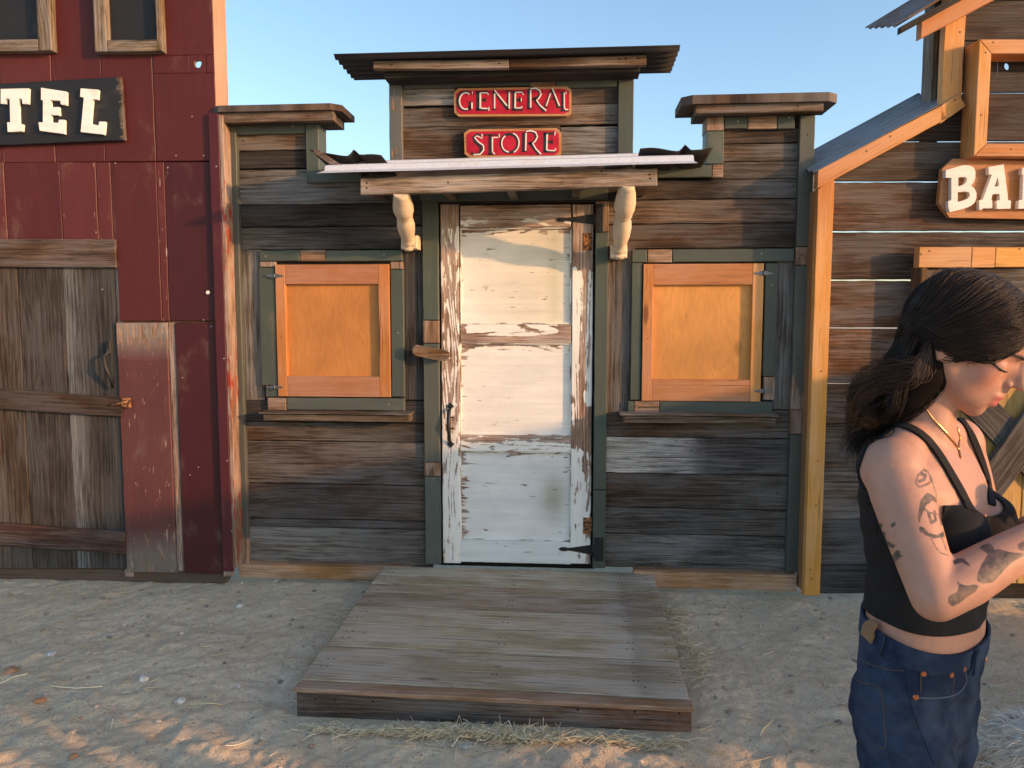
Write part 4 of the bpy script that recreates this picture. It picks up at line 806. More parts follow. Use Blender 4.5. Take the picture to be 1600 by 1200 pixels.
letter([(165, 330), (410, 262), (500, 262), (565, 290), (592, 350), (590, 440), (570, 500), (530, 555), (580, 600), (608, 660), (605, 740), (580, 800), (520, 850), (430, 885), (225, 935), (205, 880), (200, 775), (245, 765), (245, 440), (165, 440)],
       ([(345, 435), (440, 425), (470, 450), (460, 500), (420, 540), (345, 565)], [(335, 650), (450, 635), (500, 650), (515, 690), (490, 735), (430, 765), (335, 790)]))
letter([(785, 285), (1000, 248), (1055, 680), (1060, 765), (1105, 770), (1100, 885), (900, 890), (900, 770), (945, 765), (940, 672), (880, 670), (835, 685), (820, 762), (835, 765), (835, 880), (700, 880), (690, 900), (648, 905), (650, 765), (700, 755), (830, 395), (785, 390)], ([(915, 420), (935, 560), (868, 570)],))
sh = 570
letter([(700+sh, 300), (780+sh, 280), (900+sh, 560), (900+sh, 330), (870+sh, 330), (870+sh, 270), (1020+sh, 260), (1020+sh, 330), (985+sh, 330), (985+sh, 890), (900+sh, 890), (785+sh, 600), (785+sh, 790), (830+sh, 790), (830+sh, 885), (640+sh, 885), (650+sh, 765), (700+sh, 760), (715+sh, 390), (690+sh, 390)])
sh = 1000
letter([(720+sh, 280), (860+sh, 280), (860+sh, 350), (830+sh, 350), (830+sh, 520), (960+sh, 350), (930+sh, 350), (930+sh, 280), (1080+sh, 280), (1080+sh, 350), (1050+sh, 350), (920+sh, 540), (1060+sh, 800), (1100+sh, 800), (1100+sh, 890), (980+sh, 890), (840+sh, 620), (830+sh, 800), (860+sh, 800), (860+sh, 890), (720+sh, 890), (720+sh, 800), (750+sh, 800), (750+sh, 350), (720+sh, 350)])
# bank door: yellow boards, pine header, dark plank head and crossed braces
bd = thing('door', '', ''); del bd['label'], bd['category']; bd.parent = bank; bd.matrix_parent_inverse = bank.matrix_world.inverted()
m = MB(); o = .10; XD = 1900
m.prect(B, 1436, 386, 1518, 418, o, .05, (.50, .25, .10), 'h', res=.06); m.prect(B, 1518.5, 386, 1555, 418, o, .05, PINE, 'h', res=.06); m.prect(B, 1555.5, 386, XD, 417, o, .05, PINE2, 'h', res=.06)
nails(m, B, [(1439, 397), (1452, 392), (1593, 389)], o, .006, (.2, .09, .04)); m.build('door_header', M['pine'], bd)
m = MB(); q = B.rect(1436, 418, 1444, 912, o); q0 = B.hit(1436.5, 500, o)[0]
m.rect(B, (q0, q0+.03, .06, B.hit(1436, 386.6, o)[1]-.09), o-.004, .098, (.20, .115, .06), 'v', res=.05); m.build('door_jamb', M['plank'], bd)
m = MB(); aL2, aR2 = q0+.032, B.hit(XD, 600, .05)[0]; zt2 = B.hit(1500, 419, .05)[1]; zb2 = B.hit(1575, 912, .05)[1]; x = aL2
while x < aR2-.02: wd = random.uniform(.10, .15); m.rect(B, (x+.001, min(x+wd, aR2)-.001, zb2, zt2), .05-random.uniform(0, .003), .03, vary((.50, .30, .095), .15), 'v', res=.06); x += wd
m.build('door_boards', M['pine'], bd)
m = MB(); m.rect(B, (aL2, aR2, B.hit(1500, 482, .075)[1], zt2-.002), .075, .022, ramp((0, BROWN), (.3, GREY), (1, BROWN)), 'h', res=.05); m.rect(B, (aL2, aR2, B.hit(1500, 560, .075)[1], B.hit(1500, 483, .075)[1]), .073, .020, ramp((0, (.25, .13, .07)), (.3, BROWN), (1, BROWN)), 'h', res=.05)
def brace(p0, p1, wd, off, t):
    (a0, z0), (a1, z1) = B.hit(*p0, off), B.hit(*p1, off); d = np.array([a1-a0, z1-z0]); d /= np.linalg.norm(d); nn = np.array([-d[1], d[0]])*wd/2
    m.board([B.pt(a0+nn[0], z0+nn[1], off), B.pt(a1+nn[0], z1+nn[1], off), B.pt(a1-nn[0], z1-nn[1], off), B.pt(a0-nn[0], z0-nn[1], off)], B.n, .024, t, 'h', res=.05)
brace((1520, 798), (1745, 490), .16, .104, ramp((0, (.14, .11, .09)), (.5, GREY), (1, BROWN))); brace((1500, 600), (1745, 860), .15, .078, ramp((0, DARK), (.4, (.2, .17, .14)), (1, BROWN)))
m.build('door_brace', M['plank'], bd)
bank_back = MB(); bank_back.rect(B, (aL2-.02, aR2, .05, zt2), .004, .01, (.03, .025, .02)); bank_back.build('door_recess', M['plank'], bank)
# a pale roof seen far off between the store and the bank
far = thing('distant_roof', 'tiny pale roof end far behind, in the gap between store and bank roof', 'building', (1.9, 2.4, 0)); fp = Plane(0, 2.2, 0)
m = MB(); (a, z), (a2, z2) = fp.hit(1264, 241), fp.hit(1300, 256); m.prism([fp.pt(a, z), fp.pt(a2, z2), fp.pt(a2, z2-.05), fp.pt(a, z-.05)][::-1], fp.n, .8, (.6, .58, .54)); m.build('roof', M['white_wood'], far)
m = MB(); m.box((a+.02, 2.26, -.02), (a2-.05, 2.9, z2-.04), (.4, .37, .33)); m.build('wall', M['plank'], far)

# added plank fence, out of view at right, shaped to shade lower wall and dirt
fen = thing('shade_fence', 'unseen grey plank fence added to shade the lower store wall and dirt', 'fence', (3.3, -1.8, 0)); m = MB(); y = -.75
fl_ = Plane(3.3, 0, rad(-90))
z = -.03
while z < 1.50: ye = -2.70-max(0, z-.46)*1.98+random.uniform(-.04, .04); m.board([(3.3, -.75, z+.148), (3.3, ye, z+.148), (3.3, ye, z), (3.3, -.75, z)], (-1, 0, 0), .02, vary(GREY), 'h', res=.1); z += .152
m.build('shade_fence_boards', M['plank'], fen); m = MB()
for yy in (-.8, -1.7, -2.6): m.box((3.325, yy-.045, -.1), (3.41, yy+.045, 1.6), GREY)
m.build('shade_fence_posts', M['plank'], fen)

# ================================================================== GROUND
def vnoise(x, y, seed):
    r = np.random.default_rng(seed); T = r.random((256, 256)); xi, yi = np.floor(x).astype(int), np.floor(y).astype(int); fx, fy = x-xi, y-yi
    fx = fx*fx*(3-2*fx); fy = fy*fy*(3-2*fy); g = lambda a, b: T[a % 256, b % 256]
    return (g(xi, yi)*(1-fx)+g(xi+1, yi)*fx)*(1-fy)+(g(xi, yi+1)*(1-fx)+g(xi+1, yi+1)*fx)*fy
def height(x, y):
    h = 0.026*(vnoise(x*1.1+40, y*1.1+40, 1)-.5)+.018*(vnoise(x*3.3+9, y*3.3+9, 2)-.5)+.015*(vnoise(x*8+7, y*8+7, 3)-.5)+.013*(vnoise(x*19, y*19, 4)-.5)+.011*(vnoise(x*42, y*42, 5)-.5)
    wall = np.clip((y+1.3)/1.4, 0, 1); base = 0.035*wall*wall*(3-2*wall)
    near = np.clip(np.maximum(np.abs(x+.3)-.74, np.maximum(-y-1.44, y))/.10, 0, 1)     # level under the platform
    return base + h*(0.15+.85*near)*(1-.45*wall) 
def axis(lo, hi, step, far):
    a = list(np.arange(lo, hi, step)); d = step; x = a[-1]
    while x < far: d *= 1.22; x += d; a.append(x)
    d = step; x = a[0]
    while x > -far: d *= 1.22; x -= d; a.insert(0, x)
    return np.array(a)
gx, gy = axis(-4.2, 2.9, .0125, 3000), axis(-3.3, .5, .0125, 3000); X, Y = np.meshgrid(gx, gy)
fade = np.exp(-np.maximum(0, np.hypot(X, Y+1)-6)/6); Z = height(X, Y)*fade
nx, ny = len(gx), len(gy); me = bpy.data.meshes.new('ground'); V = np.stack([X, Y, Z], -1).reshape(-1, 3).astype(np.float32); me.vertices.add(len(V)); me.vertices.foreach_set('co', V.ravel())
I = np.arange(nx*ny).reshape(ny, nx); Q = np.stack([I[:-1, :-1], I[:-1, 1:], I[1:, 1:], I[1:, :-1]], -1).reshape(-1, 4)
me.loops.add(Q.size); me.loops.foreach_set('vertex_index', Q.ravel().astype(np.int32)); me.polygons.add(len(Q)); me.polygons.foreach_set('loop_start', np.arange(0, Q.size, 4, dtype=np.int32)); me.polygons.foreach_set('use_smooth', np.ones(len(Q), bool)); me.update(); me.validate()
gro = bpy.data.objects.new('ground', me); COL.objects.link(gro); gro['kind'] = 'structure'; gro['label'] = 'dry grey brown dirt with pebbles and straw bits'
g = G('dry_dirt'); p = g.obj(); n1 = g.noise(p, 2.2, 4, .6); n2 = g.noise(p, 26, 5, .68); n3 = g.noise(p, 170, 3, .6); vo = g.voro(p, 75.0); vs = g.rng(g.sep(vo.outputs['Color'])[0], .80, .82); peb = g.mul(vs, g.rng(vo.outputs['Distance'], .22, .30, 1, 0))
vo2 = g.voro(p, 190.0); peb2 = g.mul(g.rng(g.sep(vo2.outputs['Color'])[1], .78, .80), g.rng(vo2.outputs['Distance'], .25, .33, 1, 0))
c = g.mix(g.rng(n1, .3, .7), (.52, .41, .275), (.60, .49, .345)); c = g.mix(1.0, c, g.grey(g.add(.33, g.add(g.mul(n2, .80), g.mul(n3, .75)))), 'MULTIPLY')
c = g.mix(g.mul(g.rng(n2, .60, .72), .45), c, (.12, .10, .08)); c = g.mix(g.mul(peb, .8), c, g.mix(g.sep(vo.outputs['Color'])[2], (.22, .19, .16), (.50, .45, .38))); c = g.mix(g.mul(peb2, .6), c, g.mix(g.sep(vo2.outputs['Color'])[2], (.16, .14, .12), (.48, .42, .35)))
g.bump(g.add(g.add(g.mul(n2, .8), g.mul(n3, .5)), g.add(g.mul(peb, .5), g.mul(peb2, .25))), .95, .011); me.materials.append(g.done(c, .95, spec=.15))
def gz(x, y): return float(height(np.array([x]), np.array([y]))[0])
def ground_at(px, py):
    d = CF+(px-800)/FOC*CR+(600-py)/FOC*CU; t = 1.5/-d[2]; q = CAM+d*t; return float(q[0]), float(q[1])
# gravel: small stones nobody could count
g = G('pebble_stone'); tt = g.attr('tint'); n = g.noise(g.obj(), 90, 3); g.bump(n, .3, .002); M['stone'] = g.done(g.mix(1.0, tt, g.grey(g.add(.6, g.mul(n, .8))), 'MULTIPLY'), .9)
def stone(m, x, y, r, t, sink=.35):
    ph = [random.uniform(0, 6.3) for _ in range(4)]; sq = random.uniform(.5, .8); el = random.uniform(.75, 1.3); z = gz(x, y)+r*sq*(1-2*sink)*.6; ids = []
    an = random.uniform(0, 6.3)
    for i in range(5):
        th = math.pi*i/4
        for k in range(7 if 0 < i < 4 else 1):
            a = 2*math.pi*k/7; q = 1+.22*math.sin(2*a+ph[0]+i)+.14*math.sin(3*a+ph[1]-2*i); u, v = r*math.sin(th)*math.cos(a)*q*el, r*math.sin(th)*math.sin(a)*q
            ids.append(m.vert((x+u*math.cos(an)-v*math.sin(an), y+u*math.sin(an)+v*math.cos(an), z+r*sq*math.cos(th)), (0, 0), t))
    rings = [[ids[0]]]+[ids[1+7*i:8+7*i] for i in range(3)]+[[ids[-1]]]
    for a, b in zip(rings, rings[1:]):
        for k in range(7):
            k2 = (k+1) % 7
            if len(a) == 1: m.face((a[0], b[k], b[k2]))
            elif len(b) == 1: m.face((a[k], b[0], a[k2]))
            else: m.face((a[k], b[k], b[k2], a[k2]))
m = MB(); onstep = lambda x, y: -1.06 < x < .47 and -1.46 < y < .05
for _ in range(4200):
    x, y = random.uniform(-4.0, 2.6), random.uniform(-2.6, .12)
    if onstep(x, y): continue
    r = min(.012, .0014/max(.07, random.random()**.75)); t = random.choice([(.45, .38, .29), (.34, .29, .23), (.24, .20, .16), (.52, .46, .38), (.38, .27, .18), (.30, .24, .18)])
    stone(m, x, y, r, vary(t, .2))
gv = m.build('gravel', M['stone']); gv['kind'] = 'stuff'; gv['label'] = 'scattered pebbles on the dirt'
for px, py, r, t, lab in ((225, 1067, .021, (.62, .58, .5), 'pale egg-shaped stone with a smooth top in the middle of the left dirt'), (62, 1098, .022, (.42, .20, .10), 'rusty orange stone near the bottom left of the dirt'), (15, 1052, .030, (.36, .22, .14), 'large brown stone at the left edge of the dirt'), (282, 1101, .020, (.50, .48, .46), 'light grey stone with a straw stalk beside it'),
     (375, 954, .018, (.66, .62, .55), 'white chip of stone left of the platform, near the hotel corner'), (80, 1028, .017, (.45, .46, .48), 'bluish grey flat stone on the left dirt'), (730, 1168, .020, (.44, .42, .38), 'grey round stone in front of the straw below the platform'), (245, 902, .028, (.50, .45, .36), 'flat tan stone at the foot of the faded red board'), (115, 1185, .018, (.40, .2, .1), 'reddish stone at the bottom edge of the picture'),
     (1316, 932, .018, (.62, .57, .5), 'whitish stone by the foot of the bank wall')):
    m = MB(); x, y = ground_at(px, py); stone(m, x, y, r, t, .2); tag(m.build('stone', M['stone']), lab, 'stone', 'larger stones lying on the dirt')
# straw
g = G('dry_straw'); tt = g.attr('tint'); M['straw'] = g.done(tt, .7)
ST = [(.66, .54, .33), (.74, .63, .42), (.54, .43, .26), (.78, .69, .50)]
def stalk(m, x, y, L, an, r=.0016, lift=.01, bend=.2, t=None):
    t = t or vary(random.choice(ST), .15); P = []; c = random.uniform(-bend, bend)
    for k in range(5):
        s_ = k/4-.5; a = an+c*s_*2; px, py = x+math.cos(a)*L*s_, y+math.sin(a)*L*s_; P.append((px, py, max(gz(px, py), -.01)+.003+lift*random.uniform(.2, 1)*(.3+abs(math.sin(k*1.3+an)))))
    m.tube(P, [r*.7, r, r, r, r*.5], 4, t, False)
m = MB()
def strew(n, pa, pb, spread, Lr=(.05, .16), lift=.02):
    (xa, ya), (xb, yb) = ground_at(*pa), ground_at(*pb)
    for _ in range(n):
        q = random.random(); x, y = xa+(xb-xa)*q+random.gauss(0, spread), ya+(yb-ya)*q+random.gauss(0, spread)*.7
        if onstep(x, y): y = -1.47-random.random()*.05 if y < -1.2 else y; x = x if not onstep(x, y) else (.49 if x > -.3 else -1.08)
        stalk(m, x, y, random.uniform(*Lr), random.uniform(0, 6.3) if random.random() < .4 else random.gauss(0, .5), random.uniform(.0008, .0019), lift)
strew(230, (640, 1130), (940, 1152), .05, (.04, .2), lift=.03); strew(60, (700, 1140), (860, 1150), .03, (.05, .14), lift=.05); strew(40, (480, 1140), (1100, 1170), .14, (.03, .12), .006); strew(110, (500, 1120), (660, 1135), .03); strew(80, (950, 1150), (1050, 1158), .03); strew(130, (1050, 965), (1100, 1070), .035); strew(45, (560, 960), (470, 1060), .05); strew(90, (60, 960), (450, 1120), .4, (.02, .08), .004); strew(90, (1100, 960), (1500, 1150), .35, (.02, .07), .004)
sw = m.build('straw_litter', M['straw']); sw['kind'] = 'stuff'; sw['label'] = 'loose dry straw strewn round the platform'
for pts, lab in ((((62, 1070), (85, 1078), (120, 1080), (160, 1078)), 'long bent pale straw stalk lying on the left dirt'), (((325, 1036), (350, 1030), (372, 1027)), 'short straight pale straw stalk left of the platform'), (((0, 1068), (20, 1060), (42, 1058)), 'curved straw stalk beside the brown stone at the left edge'), (((1180, 1166), (1192, 1142), (1212, 1122)), 'bent straw stalk on the dirt right of the platform'), (((290, 1107), (330, 1107), (348, 1105)), 'thin flat straw stalk beside a light grey stone')):
    m = MB(); P = [];
    for q in pts: x, y = ground_at(*q); P.append((x, y, gz(x, y)+.006))
    m.tube(P, [.0016, .0024, .0022, .0018][:len(P)], 6, random.choice(ST)); tag(m.build('straw_stalk', M['straw']), lab, 'straw', 'single straw stalks on the dirt')

# ================================================================== THE WOMAN
from mathutils.bvhtree import BVHTree
FH = np.array([-math.sin(YAW), math.cos(YAW), 0.0]); UP = np.array([0, 0, 1.0])
def W(px, py, d): return CAM+CF*d+CR*((px-800)/FOC*d)+CU*((600-py)/FOC*d)
def toPix(P): q = np.atleast_2d(P)-CAM; d = q@CF; return 800+FOC*(q@CR)/d, 600-FOC*(q@CU)/d
def frame2(a, b): v = CR*a+FH*b; return v/np.linalg.norm(v)
bF, bL = frame2(.65, -.76), frame2(.76, .65)                       # body: front, left
hFh = frame2(.83, -.56); hL = frame2(.56, .83); TP = rad(31)
hF = hFh*math.cos(TP)-UP*math.sin(TP); hU = hFh*math.sin(TP)+UP*math.cos(TP)
class Lump:                                                         # overlapping closed solids, later fused into one skin
    def __init__(s): s.v = []; s.f = []
    def rings(s, R):
        base = len(s.v); n = len(R[0]); s.v += [tuple(p) for r in R for p in r]
        for k in range(len(R)-1):
            for i in range(n): j = (i+1) % n; s.f.append((base+k*n+i, base+k*n+j, base+(k+1)*n+j, base+(k+1)*n+i))
        s.f.append(tuple(base+i for i in range(n))[::-1]); s.f.append(tuple(base+(len(R)-1)*n+i for i in range(n)))
    def ell(s, c, ax, rr, n=20):
        R = []
        for k in range(n+1):
            th = math.pi*(k+.001*(k == 0)-.001*(k == n))/n; R.append([c+ax[2]*rr[2]*math.cos(th)+(ax[0]*rr[0]*math.cos(2*math.pi*i/n)+ax[1]*rr[1]*math.sin(2*math.pi*i/n))*math.sin(th) for i in range(n)])
        s.rings(R)
    def limb(s, pts, rads, n=18):
        pts = [np.array(p, float) for p in pts]; R = []; ref = np.array([.3, .2, .93])
        d0 = pts[1]-pts[0]; d1 = pts[-1]-pts[-2]; d0 /= np.linalg.norm(d0); d1 /= np.linalg.norm(d1)
        P = [pts[0]-d0*rads[0]*.98, pts[0]-d0*rads[0]*.8, pts[0]-d0*rads[0]*.45]+pts+[pts[-1]+d1*rads[-1]*.45, pts[-1]+d1*rads[-1]*.8, pts[-1]+d1*rads[-1]*.98]
        r = [rads[0]*.2, rads[0]*.6, rads[0]*.89]+list(rads)+[rads[-1]*.89, rads[-1]*.6, rads[-1]*.2]
        for k, p in enumerate(P):
            d = P[min(k+1, len(P)-1)]-P[max(k-1, 0)]; d = d/np.linalg.norm(d); t = ref-d*ref.dot(d)
            if np.linalg.norm(t) < .1: t = np.array([1., 0, 0])-d*d[0]
            t /= np.linalg.norm(t); b = np.cross(d, t); rr = r[k]; ra, rb = rr if hasattr(rr, '__len__') else (rr, rr)
            R.append([p+t*ra*math.cos(2*math.pi*i/n)+b*rb*math.sin(2*math.pi*i/n) for i in range(n)])
        s.rings(R)
    def loft(s, c0, secs, ax0, ax1, n=36, p=2.3):
        R = []
        for z, fo, b, a in secs:
            c = np.array([c0[0], c0[1], 0])+UP*z+ax0*fo; ring = []
            for i in range(n):
                t = 2*math.pi*i/n; ct, st = math.cos(t), math.sin(t); ring.append(c+ax0*b*math.copysign(abs(ct)**(2/p), ct)+ax1*a*math.copysign(abs(st)**(2/p), st))
            R.append(ring)
        s.rings(R)
    def fuse(s, voxel, smooth=3, fac=.5):
        me = bpy.data.meshes.new('tmp'); me.from_pydata(s.v, [], s.f); ob = bpy.data.objects.new('tmp', me); COL.objects.link(ob)
        bm = bmesh.new(); bm.from_mesh(me); bmesh.ops.recalc_face_normals(bm, faces=bm.faces); bm.to_mesh(me); bm.free()
        r = ob.modifiers.new('r', 'REMESH'); r.mode = 'VOXEL'; r.voxel_size = voxel
        sm = ob.modifiers.new('s', 'SMOOTH'); sm.factor = fac; sm.iterations = smooth
        ev = ob.evaluated_get(bpy.context.evaluated_depsgraph_get()); m2 = bpy.data.meshes.new_from_object(ev)
        n = len(m2.vertices); v = np.zeros(n*3, np.float32); m2.vertices.foreach_get('co', v); nr = np.zeros(n*3, np.float32); m2.vertices.foreach_get('normal', nr)
        m2.calc_loop_triangles(); t = np.zeros(len(m2.loop_triangles)*3, np.int32); m2.loop_triangles.foreach_get('vertices', t)
        bpy.data.objects.remove(ob); bpy.data.meshes.remove(me); bpy.data.meshes.remove(m2)
        return v.reshape(-1, 3).astype(float), nr.reshape(-1, 3).astype(float), t.reshape(-1, 3)
def crom(P, n):
    P = [P[0]*2-P[1]]+P+[P[-1]*2-P[-2]]; out_ = []
    for i in range(1, len(P)-2):
        for k in range(n):
            t = k/n; a, b, c_, d = P[i-1], P[i], P[i+1], P[i+2]; out_.append(.5*(2*b+(c_-a)*t+(2*a-5*b+4*c_-d)*t*t+(3*b-a-3*c_+d)*t**3))
    return out_+[P[-2]]
def clip(v, tris, g, extra=None):
    """keep the part of a triangle mesh where g > 0, cut cleanly along g = 0"""
    out = []; V = list(map(tuple, v)); cut = {}
    def mid(a, b):
        k = (a, b) if a < b else (b, a)
        if k not in cut: t = g[k[0]]/(g[k[0]]-g[k[1]]); V.append(tuple(np.array(V[k[0]])*(1-t)+np.array(V[k[1]])*t)); cut[k] = len(V)-1
        return cut[k]
    pos = g > 0; s = pos[tris].sum(1)
    out += [tuple(t) for t in tris[s == 3]]
    for t in tris[(s > 0) & (s < 3)]:
        P = []
        for i in range(3):
            a, b = int(t[i]), int(t[(i+1) % 3])
            if pos[a]: P.append(a)
            if pos[a] != pos[b]: P.append(mid(a, b))
        out.append(tuple(P))
    used = sorted({i for f in out for i in f}); mp = {o: i for i, o in enumerate(used)}
    return np.array([V[i] for i in used]), [tuple(mp[i] for i in f) for f in out]
def mesh_obj(name, v, f, mat, parent=None, tint=None, ink=None, solid=0.0, smooth=True):
    me = bpy.data.meshes.new(name); me.from_pydata([tuple(p) for p in v], [], [tuple(int(i) for i in t) for t in f]); me.materials.append(mat); me.polygons.foreach_set('use_smooth', [smooth]*len(me.polygons))
    if tint is not None: a = me.attributes.new('tint', 'FLOAT_COLOR', 'POINT'); c = np.ones((len(v), 4), np.float32); c[:, :3] = tint; a.data.foreach_set('color', c.ravel())
    if ink is not None: a = me.attributes.new('ink', 'FLOAT', 'POINT'); a.data.foreach_set('value', np.array(ink, np.float32))
    me.update(); ob = bpy.data.objects.new(name, me); COL.objects.link(ob)
    if parent is not None: ob.parent = parent; ob.matrix_parent_inverse = parent.matrix_world.inverted()
    if solid: m = ob.modifiers.new('solid', 'SOLIDIFY'); m.thickness = solid; m.offset = -1
    return ob
SH_R = W(1394, 733, 1.30); C0 = SH_R+bL*.142+bF*.006; SH_L = SH_R+bL*.272; SH_L[2] += .012
cz = lambda py, d=1.375: W(1450, py, d)[2]
woman = thing('person', 'dark haired woman in a black tank top and blue jeans walking with her head bowed', 'person', (C0[0], C0[1], 0))
TOR = [(.70, .005, .060, .130), (.76, -.006, .080, .150), (.82, -.004, .079, .150), (.88, .002, .083, .148), (.93, .004, .086, .142), (.97, .004, .085, .136), (1.02, .003, .082, .130), (1.07, .002, .085, .127), (1.12, .0, .092, .136), (1.17, -.004, .093, .142), (1.21, -.010, .086, .146), (1.245, -.016, .072, .140), (1.275, -.022, .055, .105), (1.295, -.024, .045, .06)]
def torso(L_):
    L_.loft(C0, TOR, bF, bL)
    for sg in (-1, 1):
        L_.ell(C0*np.array([1, 1, 0])+UP*1.125+bF*.062+bL*sg*.066, (bF, bL, UP), (.060, .060, .066))
        L_.ell(C0*np.array([1, 1, 0])+UP*.80-bF*.026+bL*sg*.070, (bF, bL, UP), (.058, .068, .080))
HO = W(1515, 522, 1.345); hp = lambda f, l, u: HO+hF*f+hL*l+hU*u
body = Lump(); torso(body)
nb = C0*np.array([1, 1, 0])+UP*1.27-bF*.02
body.limb([nb-UP*.02, nb+(hp(-.022, 0, -.06)-nb)*.35, nb+(hp(-.022, 0, -.06)-nb)*.7, hp(-.018, 0, -.045)], [.060, .050, .047, .05])
for sg, sh in ((-1, SH_R), (1, SH_L)): body.limb([nb+UP*.012+bL*sg*.01, nb+(sh-nb)*.55+UP*.022, sh+UP*.004], [.040, .036, .040])
def arm(sh, el, wr, sgn, hd):
    body.ell(sh, (bF, bL, UP), (.052, .050, .054)); d = el-sh
    body.limb([sh, sh+d*.25, sh+d*.5, sh+d*.8, el], [.048, .0475, .0445, .040, .037])
    e = wr-el; body.limb([el, el+e*.22, el+e*.5, el+e*.8, wr], [.037, .041, .036, .028, .0255])
    e = e/np.linalg.norm(e); side = np.cross(e, hd); side /= np.linalg.norm(side)
    pal = wr+e*.05; body.ell(pal, (e, side, np.cross(e, side)), (.055, .040, .017), 16)
    for k, (o, L_) in enumerate(((-.028, .062), (-.010, .072), (.009, .068), (.026, .054))):
        k0 = wr+e*.088+side*o; n_ = np.cross(e, side)*sgn; k1 = k0+e*L_*.5+n_*L_*.22; k2 = k1+e*L_*.22+n_*L_*.42; k3 = k2-e*L_*.02+n_*L_*.3
        body.limb([k0-e*.02, k0, k1, k2, k3], [.009, .009, .008, .0075, .0065], 10)
    t0 = wr+e*.025-side*.030; body.limb([t0, t0+e*.03-side*.018, t0+e*.055-side*.012+np.cross(e, side)*sgn*.02], [.012, .0105, .008], 10)
EL_R, WR_R = W(1462, 934, 1.19), W(1662, 815, 1.235)
EL_L, WR_L = W(1545, 880, 1.46), W(1672, 795, 1.33)
arm(SH_R, EL_R, WR_R, 1, UP); arm(SH_L, EL_L, WR_L, 1, UP)
# head and face
HX = (hF, hL, hU)
body.ell(hp(-.006, 0, .018), HX, (.094, .073, .072)); body.ell(hp(.030, 0, -.030), HX, (.058, .058, .080)); body.ell(hp(.046, 0, .026), HX, (.045, .055, .042))
body.ell(hp(.074, 0, -.102), HX, (.020, .022, .019)); body.ell(hp(.060, 0, -.085), HX, (.034, .040, .030))
for sg in (-1, 1):
    body.limb([hp(.070, sg*.012, -.104), hp(.045, sg*.038, -.092), hp(.008, sg*.054, -.066), hp(-.004, sg*.062, -.03)], [.014, .014, .015, .014])
    body.ell(hp(.052, sg*.034, -.038), HX, (.028, .025, .034)); body.limb([hp(.082, sg*.012, .006), hp(.076, sg*.034, .011), hp(.056, sg*.052, .004)], [.009, .009, .008], 12)
    body.ell(hp(.064, sg*.036, -.020), HX, (.0145, .016, .0125), 14); body.ell(hp(.096, sg*.0095, -.041), HX, (.008, .006, .006), 12)
    body.ell(hp(-.018, sg*.070, -.030), (hF, hL, hU), (.016, .008, .024), 14); body.ell(hp(-.014, sg*.069, -.052), (hF, hL, hU), (.008, .007, .009), 12)
    body.ell(hp(.034, sg*.022, -.062), HX, (.042, .036, .040))
    body.limb([hp(.097, 0, -.066), hp(.092, sg*.013, -.067), hp(.081, sg*.024, -.072)], [.0078, .0070, .0045], 12)
    body.limb([hp(.095, 0, -.081), hp(.090, sg*.012, -.081), hp(.080, sg*.022, -.077)], [.0085, .0075, .0045], 12)
body.ell(hp(.060, 0, -.058), HX, (.035, .036, .032)); body.ell(hp(.083, 0, -.024), HX, (.024, .0125, .030)); body.ell(hp(.070, 0, -.020), HX, (.026, .022, .034)); body.limb([hp(.088, 0, .012), hp(.098, 0, -.010), hp(.110, 0, -.030)], [.0085, .0085, .0095], 14); body.ell(hp(.113, 0, -.034), HX, (.0105, .0105, .0095), 14)
body.limb([hp(.094, 0, -.05), hp(.090, 0, -.062)], [.010, .010], 12)
# legs (inside the jeans) and feet
def leg(sg, kf, af, kl=0.0):
    hj = C0*np.array([1, 1, 0])+UP*.80+bL*sg*.077-bF*.006; kn = hj*np.array([1, 1, 0])+UP*.455+bF*kf; an = kn*np.array([1, 1, 0])+UP*.085+bF*af
    return hj, kn, an
LEGS = [leg(-1, .07, -.03), leg(1, -.005, -.16)]
def legs(L_, g=0.0):
    for hj, kn, an in LEGS:
        L_.limb([hj+UP*.02, hj+(kn-hj)*.3, hj+(kn-hj)*.65, kn, kn+(an-kn)*.3, kn+(an-kn)*.75, an], [.072, .074, .066, .055, .055, .042+g*.6, .038+g])
legs(body)
for hj, kn, an in LEGS: body.limb([an-UP*.045-bF*.03, an-UP*.05+bF*.05, an-UP*.058+bF*.14], [.036, .036, .026])
BV, BN, BT = body.fuse(.0032, 4)
def relax(V_, T_, wgt, it):
    n = len(V_); deg = np.zeros(n); E_ = np.concatenate([T_[:, [0, 1]], T_[:, [1, 2]], T_[:, [2, 0]]]); E_ = np.concatenate([E_, E_[:, ::-1]]); deg = np.bincount(E_[:, 0], minlength=n)
    for _ in range(it):
        S_ = np.stack([np.bincount(E_[:, 0], weights=V_[E_[:, 1], k], minlength=n) for k in range(3)], 1)/np.maximum(deg, 1)[:, None]; V_ = V_+(S_-V_)*wgt[:, None]*.6
    return V_
rl_ = BV-HO; a_f, a_l, a_u = rl_@hF, np.abs(rl_@hL), rl_@hU
keep_ = 1.3*np.exp(-((a_f-.097)/.028)**2-(a_l/.026)**2)+np.exp(-((a_f-.070)/.016)**2-((a_l-.034)/.014)**2-((a_u+.020)/.014)**2)+np.exp(-((a_f+.016)/.02)**2-((a_l-.075)/.012)**2)
wg_ = np.clip(1-1.6*keep_, 0, 1)*((a_u > -.135) & (a_u < .03) & (a_f > -.03) & (a_l < .1))*np.clip((a_u+.14)/.03, 0, 1)
BV = relax(BV, BT, wg_, 45); BV = relax(BV, BT, ((rl_@hU) < -.10)*(BV[:, 2] > 1.0)*.8, 6)
px_, py_ = toPix(BV); view = BV-CAM; view /= np.linalg.norm(view, axis=1)[:, None]; facing = (BN*view).sum(1) < .15
